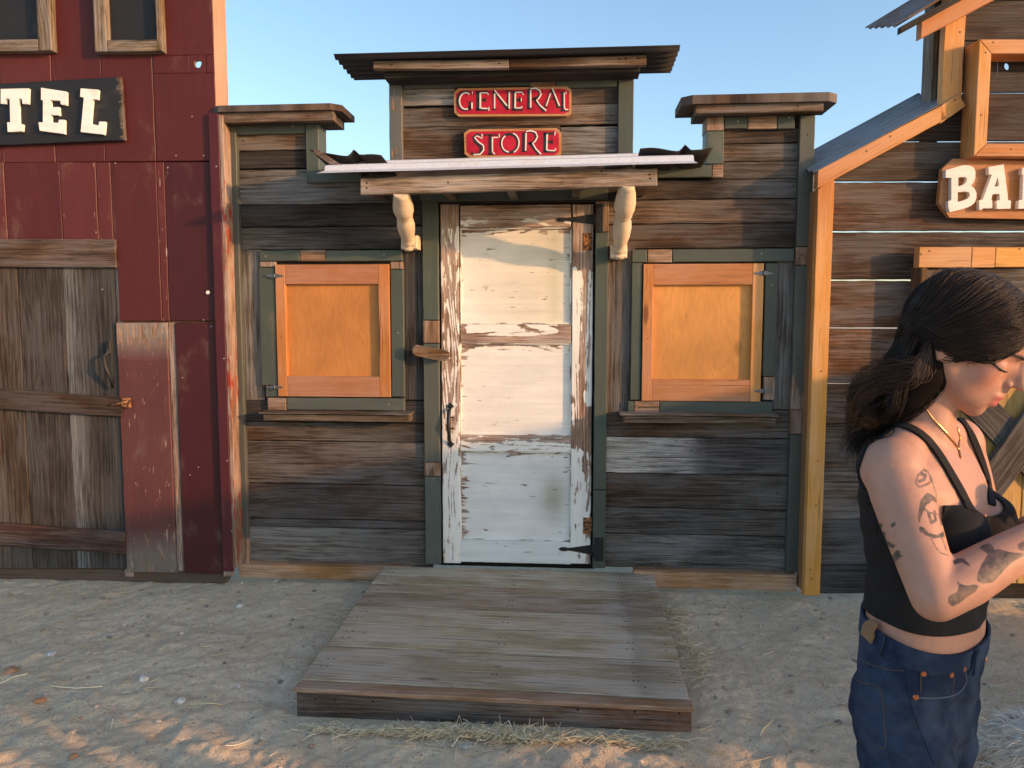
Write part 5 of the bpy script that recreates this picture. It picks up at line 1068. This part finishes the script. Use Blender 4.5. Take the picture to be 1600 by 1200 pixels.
# tint: skin, lips, blush, lids
rel = BV-HO; f_, l_, u_ = rel@hF, rel@hL, rel@hU; head = (np.abs(l_) < .1) & (f_ > -.12) & (f_ < .14) & (u_ > -.13) & (u_ < .13)
SK = np.array([.425, .228, .160]); T = np.tile(SK, (len(BV), 1)); bl = lambda m, c: T*(1-m[:, None])+np.array(c)*m[:, None]
T = bl(head*.38*np.exp(-((f_-.062)/.03)**2-((u_+.035)/.028)**2-((np.abs(l_)-.045)/.03)**2), (.60, .20, .15))
T = bl(head*np.clip(2.2-np.maximum(np.abs(u_+.074)/.0115, np.abs(l_)/.021)*2.0, 0, 1)*np.clip((f_-.072)/.008, 0, 1), (.44, .125, .115))
T = bl(head*.5*np.exp(-((f_-.078)/.02)**2-((u_+.018)/.013)**2-((np.abs(l_)-.036)/.018)**2), (.42, .22, .17))
# tattoos: dark ink shapes set into the skin of the arms
def sdf_poly(P, x, y):
    P = np.array(P, float); d = np.full(len(x), 1e9); ins = np.zeros(len(x), bool)
    for i in range(len(P)):
        a, b = P[i], P[(i+1) % len(P)]; e = b-a; t = np.clip(((x-a[0])*e[0]+(y-a[1])*e[1])/max(1e-9, e@e), 0, 1); d = np.minimum(d, np.hypot(x-a[0]-e[0]*t, y-a[1]-e[1]*t))
        c = (a[1] > y) != (b[1] > y); ins ^= c & (x < (b[0]-a[0])*(y-a[1])/(b[1]-a[1]+1e-12)+a[0])
    return np.where(ins, d, -d)
def sdf_line(P, x, y, w):
    d = np.full(len(x), 1e9)
    for a, b in zip(P, P[1:]): a, b = np.array(a, float), np.array(b, float); e = b-a; t = np.clip(((x-a[0])*e[0]+(y-a[1])*e[1])/max(1e-9, e@e), 0, 1); d = np.minimum(d, np.hypot(x-a[0]-e[0]*t, y-a[1]-e[1]*t))
    return w-d
q3 = lambda P: [(1320+x/4.286, 640+y/4.286) for x, y in P]; q6 = lambda P: [(1440+x/6.667, 780+y/6.667) for x, y in P]
INKP = [q6([(600, 505), (640, 470), (700, 460), (750, 490), (760, 530), (800, 515), (930, 555), (1067, 560), (1067, 590), (940, 660), (850, 750), (780, 830), (740, 870), (640, 880), (575, 850), (580, 780), (620, 690), (690, 570), (640, 540)]),
        q6([(370, 850), (410, 885), (470, 900), (560, 890), (600, 900), (560, 960), (470, 1020), (400, 1080), (320, 1120), (275, 1080), (280, 1010), (370, 965), (385, 910)]), q6([(320, 640), (370, 615), (440, 615), (470, 650), (510, 690), (490, 702), (420, 655), (340, 685)]), q6([(1000, 470), (1067, 435), (1067, 545), (1010, 520)]),
        q3([(490, 690), (510, 600), (550, 555), (590, 575), (640, 610), (655, 670), (640, 640), (590, 610), (545, 640), (510, 720), (500, 770), (490, 740)]), q3([(490, 775), (530, 790), (560, 825), (620, 840), (660, 815), (670, 850), (600, 865), (540, 840), (500, 815)]),
        q3([(225, 765), (250, 760), (255, 790), (235, 790)]), q3([(305, 770), (335, 750), (340, 775), (315, 795)]), q3([(245, 830), (270, 815), (275, 870), (320, 900), (350, 905), (320, 930), (290, 915), (260, 880)]), q3([(310, 990), (345, 940), (375, 945), (365, 980), (395, 970), (350, 1010), (330, 1025)]), q3([(330, 1030), (370, 1055), (360, 1040)]), q3([(325, 825), (360, 830), (340, 838)])]
INKL = [(q3([(530, 400), (490, 440), (475, 490), (500, 520), (550, 500), (580, 480), (560, 420), (530, 400)]), 1.6), (q3([(510, 430), (540, 440), (530, 470), (500, 480)]), 2.4), (q3([(575, 440), (600, 530), (625, 600)]), 1.3), (q3([(600, 430), (640, 560)]), 1.3), (q3([(560, 690), (580, 760), (610, 740), (600, 680)]), 2.2), (q3([(580, 860), (600, 910), (640, 960), (690, 975)]), 1.0), (q3([(650, 860), (680, 940)]), .8), (q3([(525, 650), (560, 690), (630, 700), (650, 770)]), 1.2)]
ink = np.full(len(BV), -9.0)
arm_d = lambda a, b: np.linalg.norm((BV-a)-np.clip(((BV-a)@(b-a))/((b-a)@(b-a)), 0, 1)[:, None]*(b-a), axis=1)
armm = (np.minimum(arm_d(SH_R, EL_R), arm_d(EL_R, WR_R)) < .062) & facing
ax_, ay_ = px_[armm], py_[armm]; best = np.full(len(ax_), -9.0)
for P in INKP: best = np.maximum(best, sdf_poly(P, ax_, ay_))
for P, w_ in INKL: best = np.maximum(best, sdf_line(P, ax_, ay_, w_))
ink[armm] = best
g = G('skin'); tt = g.attr('tint'); ik = g.attr('ink', 2); p = g.obj(); n1 = g.noise(p, 55, 4, .6); n2 = g.noise(p, 420, 2); n3 = g.noise(p, 14, 3)
c = g.mix(1.0, tt, g.grey(g.add(.72, g.add(g.mul(n1, .28), g.mul(n3, .26)))), 'MULTIPLY'); c = g.mix(g.mul(g.rng(g.noise(p, 230, 2, .6), .60, .72), .35), c, g.mix(1.0, c, (.62, .50, .45), 'MULTIPLY')); im = g.rng(g.add(ik, g.mul(g.sub(n1, .5), 3.0)), -1.2, 1.2); c = g.mix(g.mul(im, g.rng(g.noise(p, 85, 3, .6), .3, .66, .97, .68)), c, (.030, .033, .035))
g.bump(n2, .12, .0006); M['skin'] = g.done(c, .52, spec=.35); g.b.inputs['Subsurface Weight'].default_value = .12; g.b.inputs['Subsurface Radius'].default_value = (.012, .004, .002); g.b.inputs['Subsurface Scale'].default_value = 1.0
mesh_obj('body', BV, BT, M['skin'], woman, T, ink)
BBVH = BVHTree.FromPolygons([tuple(v) for v in BV], [tuple(int(i) for i in t) for t in BT])
# tank top: a shell over the torso cut at hem, neckline and armholes
tl = Lump(); torso(tl); TV, TN, TT = tl.fuse(.0045, 5); TV = TV+TN*.0045
q = TV-C0*np.array([1, 1, 0]); tf, tlv, tz = q@bF, q@bL, q[:, 2]; al = np.abs(tlv); fr = tf > -.01
nz = np.where(fr, 1.185, 1.20); nr_ = np.where(fr, .030, .03); nw = np.where(fr, .056, .060)
neck = np.where(tz < nz, np.sqrt((al/nw)**2+((tz-nz)/nr_)**2)-1, al/nw-1)*.05
armh = np.where(tf < -.02, 1.0, 1.0)*np.where(tz < 1.215, np.sqrt(((al-.20)/.100)**2+((tz-1.215)/.085)**2)-1, (.085-al)/.1)*.06
hem = tz-(.974-.12*tf); armh = np.where(tf < -.02, .05, armh); gk = np.minimum(np.minimum(np.minimum(neck, armh), hem), np.where(fr, 1.19, 1.23)-tz)
g = G('black_knit_cotton'); p = g.obj(); n = g.noise(p, 900, 2); n2 = g.noise(p, 30, 3); g.bump(g.add(g.mul(n, .4), n2), .25, .002); M['cotton'] = g.done(g.mix(n2, (.010, .010, .011), (.018, .017, .018)), .85, spec=.2)
TV = TV+TN*(.0022*np.sin(tz*70+tf*45+3*np.sin(tlv*22))*np.clip((1.06-tz)/.05, 0, 1)+.0012*np.sin(tz*120-tf*60))[:, None]; v, f = clip(TV, TT, gk); mesh_obj('tank_top', v, f, M['cotton'], woman, solid=.0035)
def ribbon(P, wid, name, dep, lift=.003, th=.0022, bvh=None, mat=None, par=None):
    bvh = bvh or BBVH
    pts = crom([np.array([x, y, 0.0]) for x, y in P], 6); m = MB(); C = []
    for q_ in pts:
        d = Vector(CF+(q_[0]-800)/FOC*CR+(600-q_[1])/FOC*CU).normalized(); h = bvh.ray_cast(Vector(CAM), d)
        if h[0] is None or (h[0]-Vector(CAM)).dot(Vector(CF)) > dep+.12: h = bvh.find_nearest(Vector(W(q_[0], q_[1], dep)))
        n_ = h[1] if h[1].dot(d) < .2 else -h[1]; C.append((np.array(h[0]), np.array(n_)))
    for _ in range(3): C = [C[0]]+[((C[i-1][0]+C[i][0]*2+C[i+1][0])/4, (C[i-1][1]+C[i][1]*2+C[i+1][1])/4) for i in range(1, len(C)-1)]+[C[-1]]
    R = []
    for i, (p, n_) in enumerate(C):
        t = C[min(i+1, len(C)-1)][0]-C[max(i-1, 0)][0]; t /= np.linalg.norm(t); n_ = n_-t*n_.dot(t); n_ /= np.linalg.norm(n_); b = np.cross(t, n_)
        R.append([m.vert(p+n_*(lift+th)+b*wid*.5*.96), m.vert(p+n_*(lift+th)-b*wid*.5*.96), m.vert(p+n_*(lift-th)-b*wid*.5), m.vert(p+n_*(lift-th)+b*wid*.5)])
    for a, b in zip(R, R[1:]):
        for k in range(4): m.face((a[k], a[(k+1) % 4], b[(k+1) % 4], b[k]), False)
    m.face(R[0]); m.face(R[-1][::-1]); return m.build(name, mat or M['cotton'], par or woman)
ribbon([(1516, 800), (1503, 775), (1482, 738), (1462, 706), (1444, 685), (1424, 671), (1402, 665), (1382, 670), (1362, 687), (1348, 712), (1340, 742), (1337, 772), (1339, 805), (1346, 835)], .0185, 'shoulder_strap', 1.33)
ribbon([(1500, 656), (1514, 676), (1526, 703), (1537, 735), (1545, 765), (1549, 790)], .013, 'shoulder_strap', 1.42)
# jeans
jl = Lump(); jl.loft(C0, TOR[:9], bF, bL)
for sg in (-1, 1): jl.ell(C0*np.array([1, 1, 0])+UP*.80-bF*.026+bL*sg*.070, (bF, bL, UP), (.058, .068, .080))
legs(jl, .03); JV, JN, JT = jl.fuse(.0055, 6)
q = JV-C0*np.array([1, 1, 0]); jf, jz = q@bF, q[:, 2]; s1 = q@bL
fold = .0014*np.sin(jz*150-q@bF*60+3*np.sin(s1*24))*np.clip((.90-jz)/.05, 0, 1)*np.clip((jz-.60)/.05, 0, 1)+.0026*np.sin(jz*80+q@bF*45+2*np.sin(s1*30))*np.clip((.86-jz)/.05, 0, 1)*np.clip((jz-.62)/.05, 0, 1)*np.clip((jf+.02)/.05, 0, 1)+.004*np.sin(jz*60+s1*25)*np.clip((.62-jz)/.1, 0, 1)
JV = JV+JN*(.0065+fold)[:, None]; wl = .954-.26*jf; gj = np.minimum(wl-jz, jz-.075)
g = G('blue_denim'); p = g.obj(); n = g.noise(p, 700, 2, .7); n2 = g.noise(p, 12, 4, .6); n3 = g.noise(p, 60, 3); tw = g.math('SINE', g.mul(g.add(g.add(g.sep(p)[0], g.sep(p)[1]), g.sep(p)[2]), 2600.0))
c = g.mix(g.rng(n2, .38, .68), (.008, .018, .046), (.032, .052, .095)); c = g.mix(1.0, c, g.grey(g.add(.66, g.add(g.mul(n, .4), g.mul(n3, .25)))), 'MULTIPLY'); g.bump(g.add(g.add(n, g.mul(tw, .15)), n3), .35, .0015); M['denim'] = g.done(c, .85, spec=.15)
v, f = clip(JV, JT, gj); jeans = mesh_obj('jeans', v, f, M['denim'], woman, solid=.003)
JB = BVHTree.FromPolygons([tuple(p) for p in v], f)
wb = np.minimum(gj, (jz-(wl-.036))); v, f = clip(JV+JN*.0022, JT, wb); mesh_obj('waistband', v, f, M['denim'], jeans, solid=.003)
M['pale_denim'] = simple('worn_denim_edge', (.065, .085, .125), .85); M['stitch'] = simple('tan_stitching', (.095, .072, .05), .8); M['copper'] = simple('copper_rivet', (.50, .20, .10), .35, .9, .3, 60); M['leather'] = simple('tan_leather_patch', (.20, .12, .06), .7, 0, .5, 40)
def on(bvh, px, py, lift=.001):
    d = Vector(CF+(px-800)/FOC*CR+(600-py)/FOC*CU).normalized(); h = bvh.ray_cast(Vector(CAM), d)
    return (h[0]+h[1]*(lift if h[1].dot(d) < 0 else -lift), h[1] if h[1].dot(d) < 0 else -h[1]) if h[0] is not None else (None, None)
def seam(P, r, name, mat, bvh=JB, par=jeans, lift=.0005, n=4):
    pts = []; P = [tuple(q_[:2]) for q_ in crom([np.array([x, y, 0.0]) for x, y in P], 5)]
    for a, b in zip(P, P[1:]):
        for k in range(n):
            s_, _ = on(bvh, a[0]+(b[0]-a[0])*k/n, a[1]+(b[1]-a[1])*k/n, lift)
            if s_ is not None: pts.append(s_)
    if len(pts) > 2: m = MB(); m.tube(pts, r, 6); return m.build(name, mat, par)
q8 = lambda P: [(1240+x/3, 800+y/3) for x, y in P]
seam(q8([(290, 655), (330, 700), (430, 735), (520, 745)]), .0008, 'seam', M['stitch']); seam(q8([(270, 720), (300, 790), (405, 830), (425, 1000), (430, 1100), (380, 1095)]), .0008, 'pocket_seam', M['stitch']); seam(q8([(520, 700), (535, 830), (570, 960), (620, 1090), (660, 1190)]), .0008, 'side_seam', M['denim'])
seam(q8([(560, 868), (650, 872), (740, 862), (790, 830), (808, 780), (790, 730)]), .0014, 'pocket_edge', M['pale_denim']); seam(q8([(595, 755), (595, 850)]), .0007, 'seam', M['stitch']); seam(q8([(600, 745), (740, 755), (740, 860)]), .0007, 'seam', M['stitch']); seam(q8([(440, 655), (560, 685), (700, 712), (815, 722)]), .0007, 'seam', M['stitch'])
for x, y in ((608, 757), (737, 762), (572, 867), (797, 735), (898, 692)):
    P, n_ = on(JB, 1240+x/3, 800+y/3, .001)
    if P is not None: m = MB(); m.disc(P, n_, .0052, .002, n=12); m.disc(P+n_*.002, n_, .002, .0012, n=8); m.build('rivet', M['copper'], jeans)
def patch(P, name, mat, lift=.0035, th=.002):
    m = MB(); ids = []; low = []
    for x, y in P:
        s_, n_ = on(JB, x, y, lift)
        if s_ is None: return
        ids.append(m.vert(s_)); low.append(m.vert(s_-n_*th))
    m.face(ids)
    for k in range(len(ids)): k2 = (k+1) % len(ids); m.face((ids[k], low[k], low[k2], ids[k2]))
    m.build(name, mat, jeans)
for P, wd_, nm, mt in (([(1363, 970), (1363, 984), (1359, 998)], .030, 'leather_patch', 'leather'), ([(1385, 982), (1381, 1002), (1374, 1022)], .0095, 'belt_loop', 'denim'), ([(1519, 1012), (1518, 1032), (1514, 1052)], .0095, 'belt_loop', 'denim')): ribbon(P, wd_, nm, 1.33, .0075, .0016, JB, M[mt], jeans)
# shoes
M['shoe'] = simple('dark_canvas', (.03, .03, .035), .8)
for hj, kn, an in LEGS:
    m = Lump(); a = an*np.array([1, 1, 0]); m.limb([a+UP*.045-bF*.035, a+UP*.045+bF*.06, a+UP*.036+bF*.165], [.044, .044, .034]); v, n_, t = m.fuse(.006, 3); v[:, 2] = np.maximum(v[:, 2], .004); mesh_obj('shoe', v, t, M['shoe'], woman)
# necklace, brow and lashes
def chain(P, r, name, mat, lift=.0015, n=10):
    pts = []
    for a, b in zip(P, P[1:]):
        for k in range(n):
            s_, _ = on(BBVH, a[0]+(b[0]-a[0])*k/n, a[1]+(b[1]-a[1])*k/n, lift)
            if s_ is not None: pts.append(s_)
    m = MB(); m.tube(pts, [r*(1+.35*((i % 2)*2-1)) for i in range(len(pts))], 6); return m.build(name, mat, woman)
M['gold'] = simple('gold_chain', (.75, .46, .18), .3, 1.0, .2, 80)
q7 = lambda P: [(1240+x/3, 420+y/3) for x, y in P]
chain(q7([(575, 600), (610, 640), (650, 700), (710, 765), (750, 815), (772, 850), (782, 892)]), .0016, 'necklace', M['gold']); chain(q7([(782, 892), (772, 840), (778, 790), (765, 740)]), .0010, 'necklace_pendant', M['gold'])
M['hair'] = None
g = G('dark_brown_hair'); h = g.attr('tint'); M['hair'] = g.done(h, .48, spec=.35)
DKH = (.012, .0075, .0055)
outb = lambda p, o: (lambda h: np.array(h[0]+h[1]*o))(BBVH.find_nearest(Vector(p)))
for sg in (-1, 1):
    m = MB(); LP = [outb(hp(.0805-.0030*k-.0006*k*k, sg*(.020+.0062*k), -.0235-.0016*math.sin(k*.8)), .0008) for k in range(6)]; m.tube(LP, [.0008, .0016, .0020, .0022, .0019, .0009], 5, DKH); m.tube([LP[5], LP[5]*.5+outb(hp(.050, sg*.056, -.020), .001)*.5, outb(hp(.050, sg*.056, -.020), .0012)], [.0014, .0010, .0004], 5, DKH)
    m.build('eyelash', M['hair'], woman)
for sg in (-1, 1):
    m = MB(); m.tube([outb(hp(.0925-.0012*k*k*.7, sg*(.012+.0075*k), .0055+.0025*math.sin(k*.7)), .0006) for k in range(6)], [.0016, .0026, .0028, .0025, .002, .001], 6, (.03, .018, .012))
    m.build('eyebrow', M['hair'], woman)
# hair: a fused mass under several thousand strands blown back over the shoulder
hl = Lump(); hl.ell(hp(-.014, 0, .022), HX, (.103, .082, .078)); hl.ell(hp(.002, -.046, .004), HX, (.066, .037, .046)); hl.ell(hp(.002, .046, .004), HX, (.066, .037, .046)); hl.ell(hp(.034, 0, .060), HX, (.050, .058, .034)); hl.ell(hp(-.026, -.046, -.016), HX, (.042, .038, .032))
TAIL = [hp(-.060, -.01, .01), W(1436, 585, 1.37), W(1408, 618, 1.385), W(1378, 648, 1.40), W(1362, 672, 1.41)]
hl.limb(TAIL, [.060, .055, .047, .030, .012]); HV, HN, HT = hl.fuse(.005, 5)
HB = BVHTree.FromPolygons([tuple(v) for v in HV], [tuple(int(i) for i in t) for t in HT])
g = G('hair_shadow_mass'); M['hair_mass'] = g.done(g.attr('tint'), .8, spec=.1)
mm = mesh_obj('hair', HV, HT, M['hair_mass'], woman, np.tile(np.array([.006, .004, .0032]), (len(HV), 1)))
m = MB(); rr = random.Random(5); gs = lambda s_: np.array([rr.gauss(0, s_) for _ in range(3)])
LC = [rr.choice((.45, .6, .9, 1.3, 1.9, .7)) for _ in range(26)]; LOCK = [(gs(.019)-UP*.006, np.array([rr.gauss(0, 15), rr.gauss(0, 17), rr.gauss(0, .018)]), np.array([rr.gauss(0, 13), rr.gauss(0, 20), rr.gauss(0, .02)])) for _ in range(46)]
def outside(p, o):                       # keep a strand point just outside the fused mass
    loc, nrm, i, d = HB.find_nearest(Vector(p))
    return np.array(loc+nrm*o)
for k in range(5400):
    side = -1 if rr.random() < .80 else 1; t = rr.random()**.8; lw = rr.random()                # t: 0 at the forehead, 1 at the crown
    lp = lambda a_, b_: a_+(b_-a_)*t
    P0 = hp(lp(.084, -.075), side*rr.uniform(-.004, .03)*(1 if t < .7 else .8), lp(.062, .075)+.018*math.sin(math.pi*t))
    P1 = hp(lp(.056, -.095), side*lp(.058, .045), lp(.030-.040*lw, .045))
    P2 = hp(lp(.004, -.095), side*lp(.080, .055), lp(.0-.052*lw, .0))
    P3 = hp(lp(-.055, -.085), side*.055, lp(-.012, -.035)-.028*lw)
    P0, P1, P2, P3 = [p+gs(.004) for p in (P0, P1, P2, P3)]; o = rr.uniform(.0003, .0055)
    k_ = LOCK[min(45, int(46*(.5*t+.5*lw)+rr.uniform(-5, 5)) % 46)]; t1 = TAIL[2]+k_[0]+gs(.008); t2 = W(1372+k_[1][0]+rr.gauss(0, 6), 645+k_[1][1]+rr.gauss(0, 6), 1.39+k_[1][2]); t3 = W(1343+k_[2][0]+rr.gauss(0, 7), 680+k_[2][1]+rr.gauss(0, 9), 1.39+k_[2][2])
    P = [outside(P0, o), outside((P0+P1)/2, o+.001), outside(P1, o), outside((P1+P2)/2, o+.001), outside(P2, o), outside(P3, o), t1]
    if rr.random() < .62: P.append(t2)
    if len(P) == 8 and rr.random() < .35: P.append(t3)
    c_ = crom(P, 3); n = len(c_); r0 = rr.uniform(.0004, .0009); kcol = LC[int(t*16+lw*8)]*rr.uniform(.6, 1.4)*(2.0 if rr.random() < .08 else 1)
    m.tube(c_, [r0*(1-.75*(i/n)**3) for i in range(n)], 3, (.0165*kcol, .0093*kcol, .0062*kcol), False)
for k in range(150):                      # loose wisps lifted by the wind
    y0 = rr.gauss(575, 10); P = [hp(-.05, -.07, -.03+rr.gauss(0, .012)), W(1440+rr.gauss(0, 6), y0, 1.31), W(1395+rr.gauss(0, 8), y0+10+rr.gauss(0, 6), 1.33), W(1352+rr.gauss(0, 10), y0+26+rr.gauss(0, 10), 1.35), W(1329+rr.gauss(0, 5), y0+55+rr.gauss(0, 16), 1.37), W(1334+rr.gauss(0, 9), y0+105+rr.gauss(0, 24), 1.38)]
    c_ = crom(P[:rr.choice((4, 5, 6, 6))], 6); n = len(c_); m.tube(c_, [.0007*(1-.6*i/n) for i in range(n)], 3, (.034, .019, .012), False)
for k in range(170):                      # flyaways over the crown
    t = rr.random(); P0 = hp(.07-.15*t, rr.uniform(-.03, .03), .07+.02*math.sin(math.pi*t)); P1 = hp(.03-.13*t, -.07, .035); P2 = hp(-.02-.08*t, -.078, -.02); o = rr.uniform(.005, .014)
    c_ = crom([outside(P0, .001), outside((P0+P1)/2, o), outside(P1, o), outside(P2, o*.7)], 5); m.tube(c_, .00035, 3, (.03, .017, .011), False)
for k in range(26):                       # short wisps in front of the ear
    P = [hp(.03+rr.gauss(0, .006), -.074, -.004), hp(.034+rr.gauss(0, .008), -.073, -.02), hp(.022+rr.gauss(0, .01), -.069, -.036+rr.gauss(0, .006))]; m.tube(crom(P, 4), .0004, 3, (.018, .011, .008), False)
m.build('hair_strands', M['hair'], mm)

# ================================================================== pale shaggy dog beyond her, mostly out of the picture
dC = W(1600, 1150, 1.78); dgx = frame2(.80, -.60); dgy = frame2(.60, .80); dC[2] = 0
dog = thing('dog', 'pale shaggy dog at the right edge, only its furry back showing behind the woman', 'dog', tuple(dC))
dl = Lump(); D_ = lambda x, y, z: np.array([dC[0], dC[1], 0])+dgx*x+dgy*y+UP*z
ZB = W(1560, 1116, 1.76)[2]-.10
D0_ = D_; D_ = lambda x, y, z: D0_(x+.20, y, z)
dl.limb([D_(-.16, 0, ZB-.01), D_(-.02, 0, ZB-.015), D_(.14, 0, ZB-.02), D_(.32, 0, ZB-.03), D_(.42, 0, ZB-.01)], [.105, .10, .112, .125, .105])
dl.limb([D_(.42, 0, ZB), D_(.52, 0, ZB+.10), D_(.58, 0, ZB+.18)], [.085, .068, .06]); dl.ell(D_(.62, 0, ZB+.21), (dgx, dgy, UP), (.085, .068, .068)); dl.limb([D_(.67, 0, ZB+.195), D_(.75, 0, ZB+.17)], [.042, .028])
for sg in (-1, 1):
    dl.limb([D_(.585, sg*.06, ZB+.25), D_(.57, sg*.085, ZB+.20), D_(.575, sg*.085, ZB+.14)], [.02, .025, .015])
    dl.limb([D_(.38, sg*.07, ZB-.08), D_(.365, sg*.07, ZB*.45), D_(.38, sg*.07, .05), D_(.41, sg*.07, .025)], [.05, .036, .028, .03])
    dl.limb([D_(-.12, sg*.07, ZB-.05), D_(-.06, sg*.075, ZB*.55), D_(-.17, sg*.075, ZB*.30), D_(-.155, sg*.075, .05), D_(-.12, sg*.075, .025)], [.075, .052, .032, .027, .03])
dl.limb([D_(-.24, 0, ZB+.02), D_(-.34, 0, ZB-.06), D_(-.38, 0, ZB-.18)], [.03, .028, .018])
DV, DN, DT = dl.fuse(.008, 4); g = G('pale_dog_fur'); tt = g.attr('tint'); n = g.noise(g.obj(), 30, 3); M['fur'] = g.done(g.mix(1.0, tt, g.grey(g.add(.7, g.mul(n, .6))), 'MULTIPLY'), .8)
db = mesh_obj('body', DV, DT, M['fur'], dog, np.tile(np.array([.58, .51, .44]), (len(DV), 1)))
m = MB()
for i in RNG.choice(len(DV), 9000, replace=len(DV) < 9000):
    p, n_ = DV[i], DN[i]; d = n_*.55-dgx*.6-UP*.35+RNG.normal(0, .28, 3); d /= np.linalg.norm(d); L_ = RNG.uniform(.018, .045)*(.5 if p[2] < ZB*.6 else 1); k = RNG.uniform(.75, 1.2)
    m.tube([p, p+d*L_*.5+n_*.003, p+d*L_-UP*.006], [.0022, .0016, .0004], 3, (.66*k, .58*k, .50*k), False)
m.build('fur_coat', M['fur'], db)
# TAIL
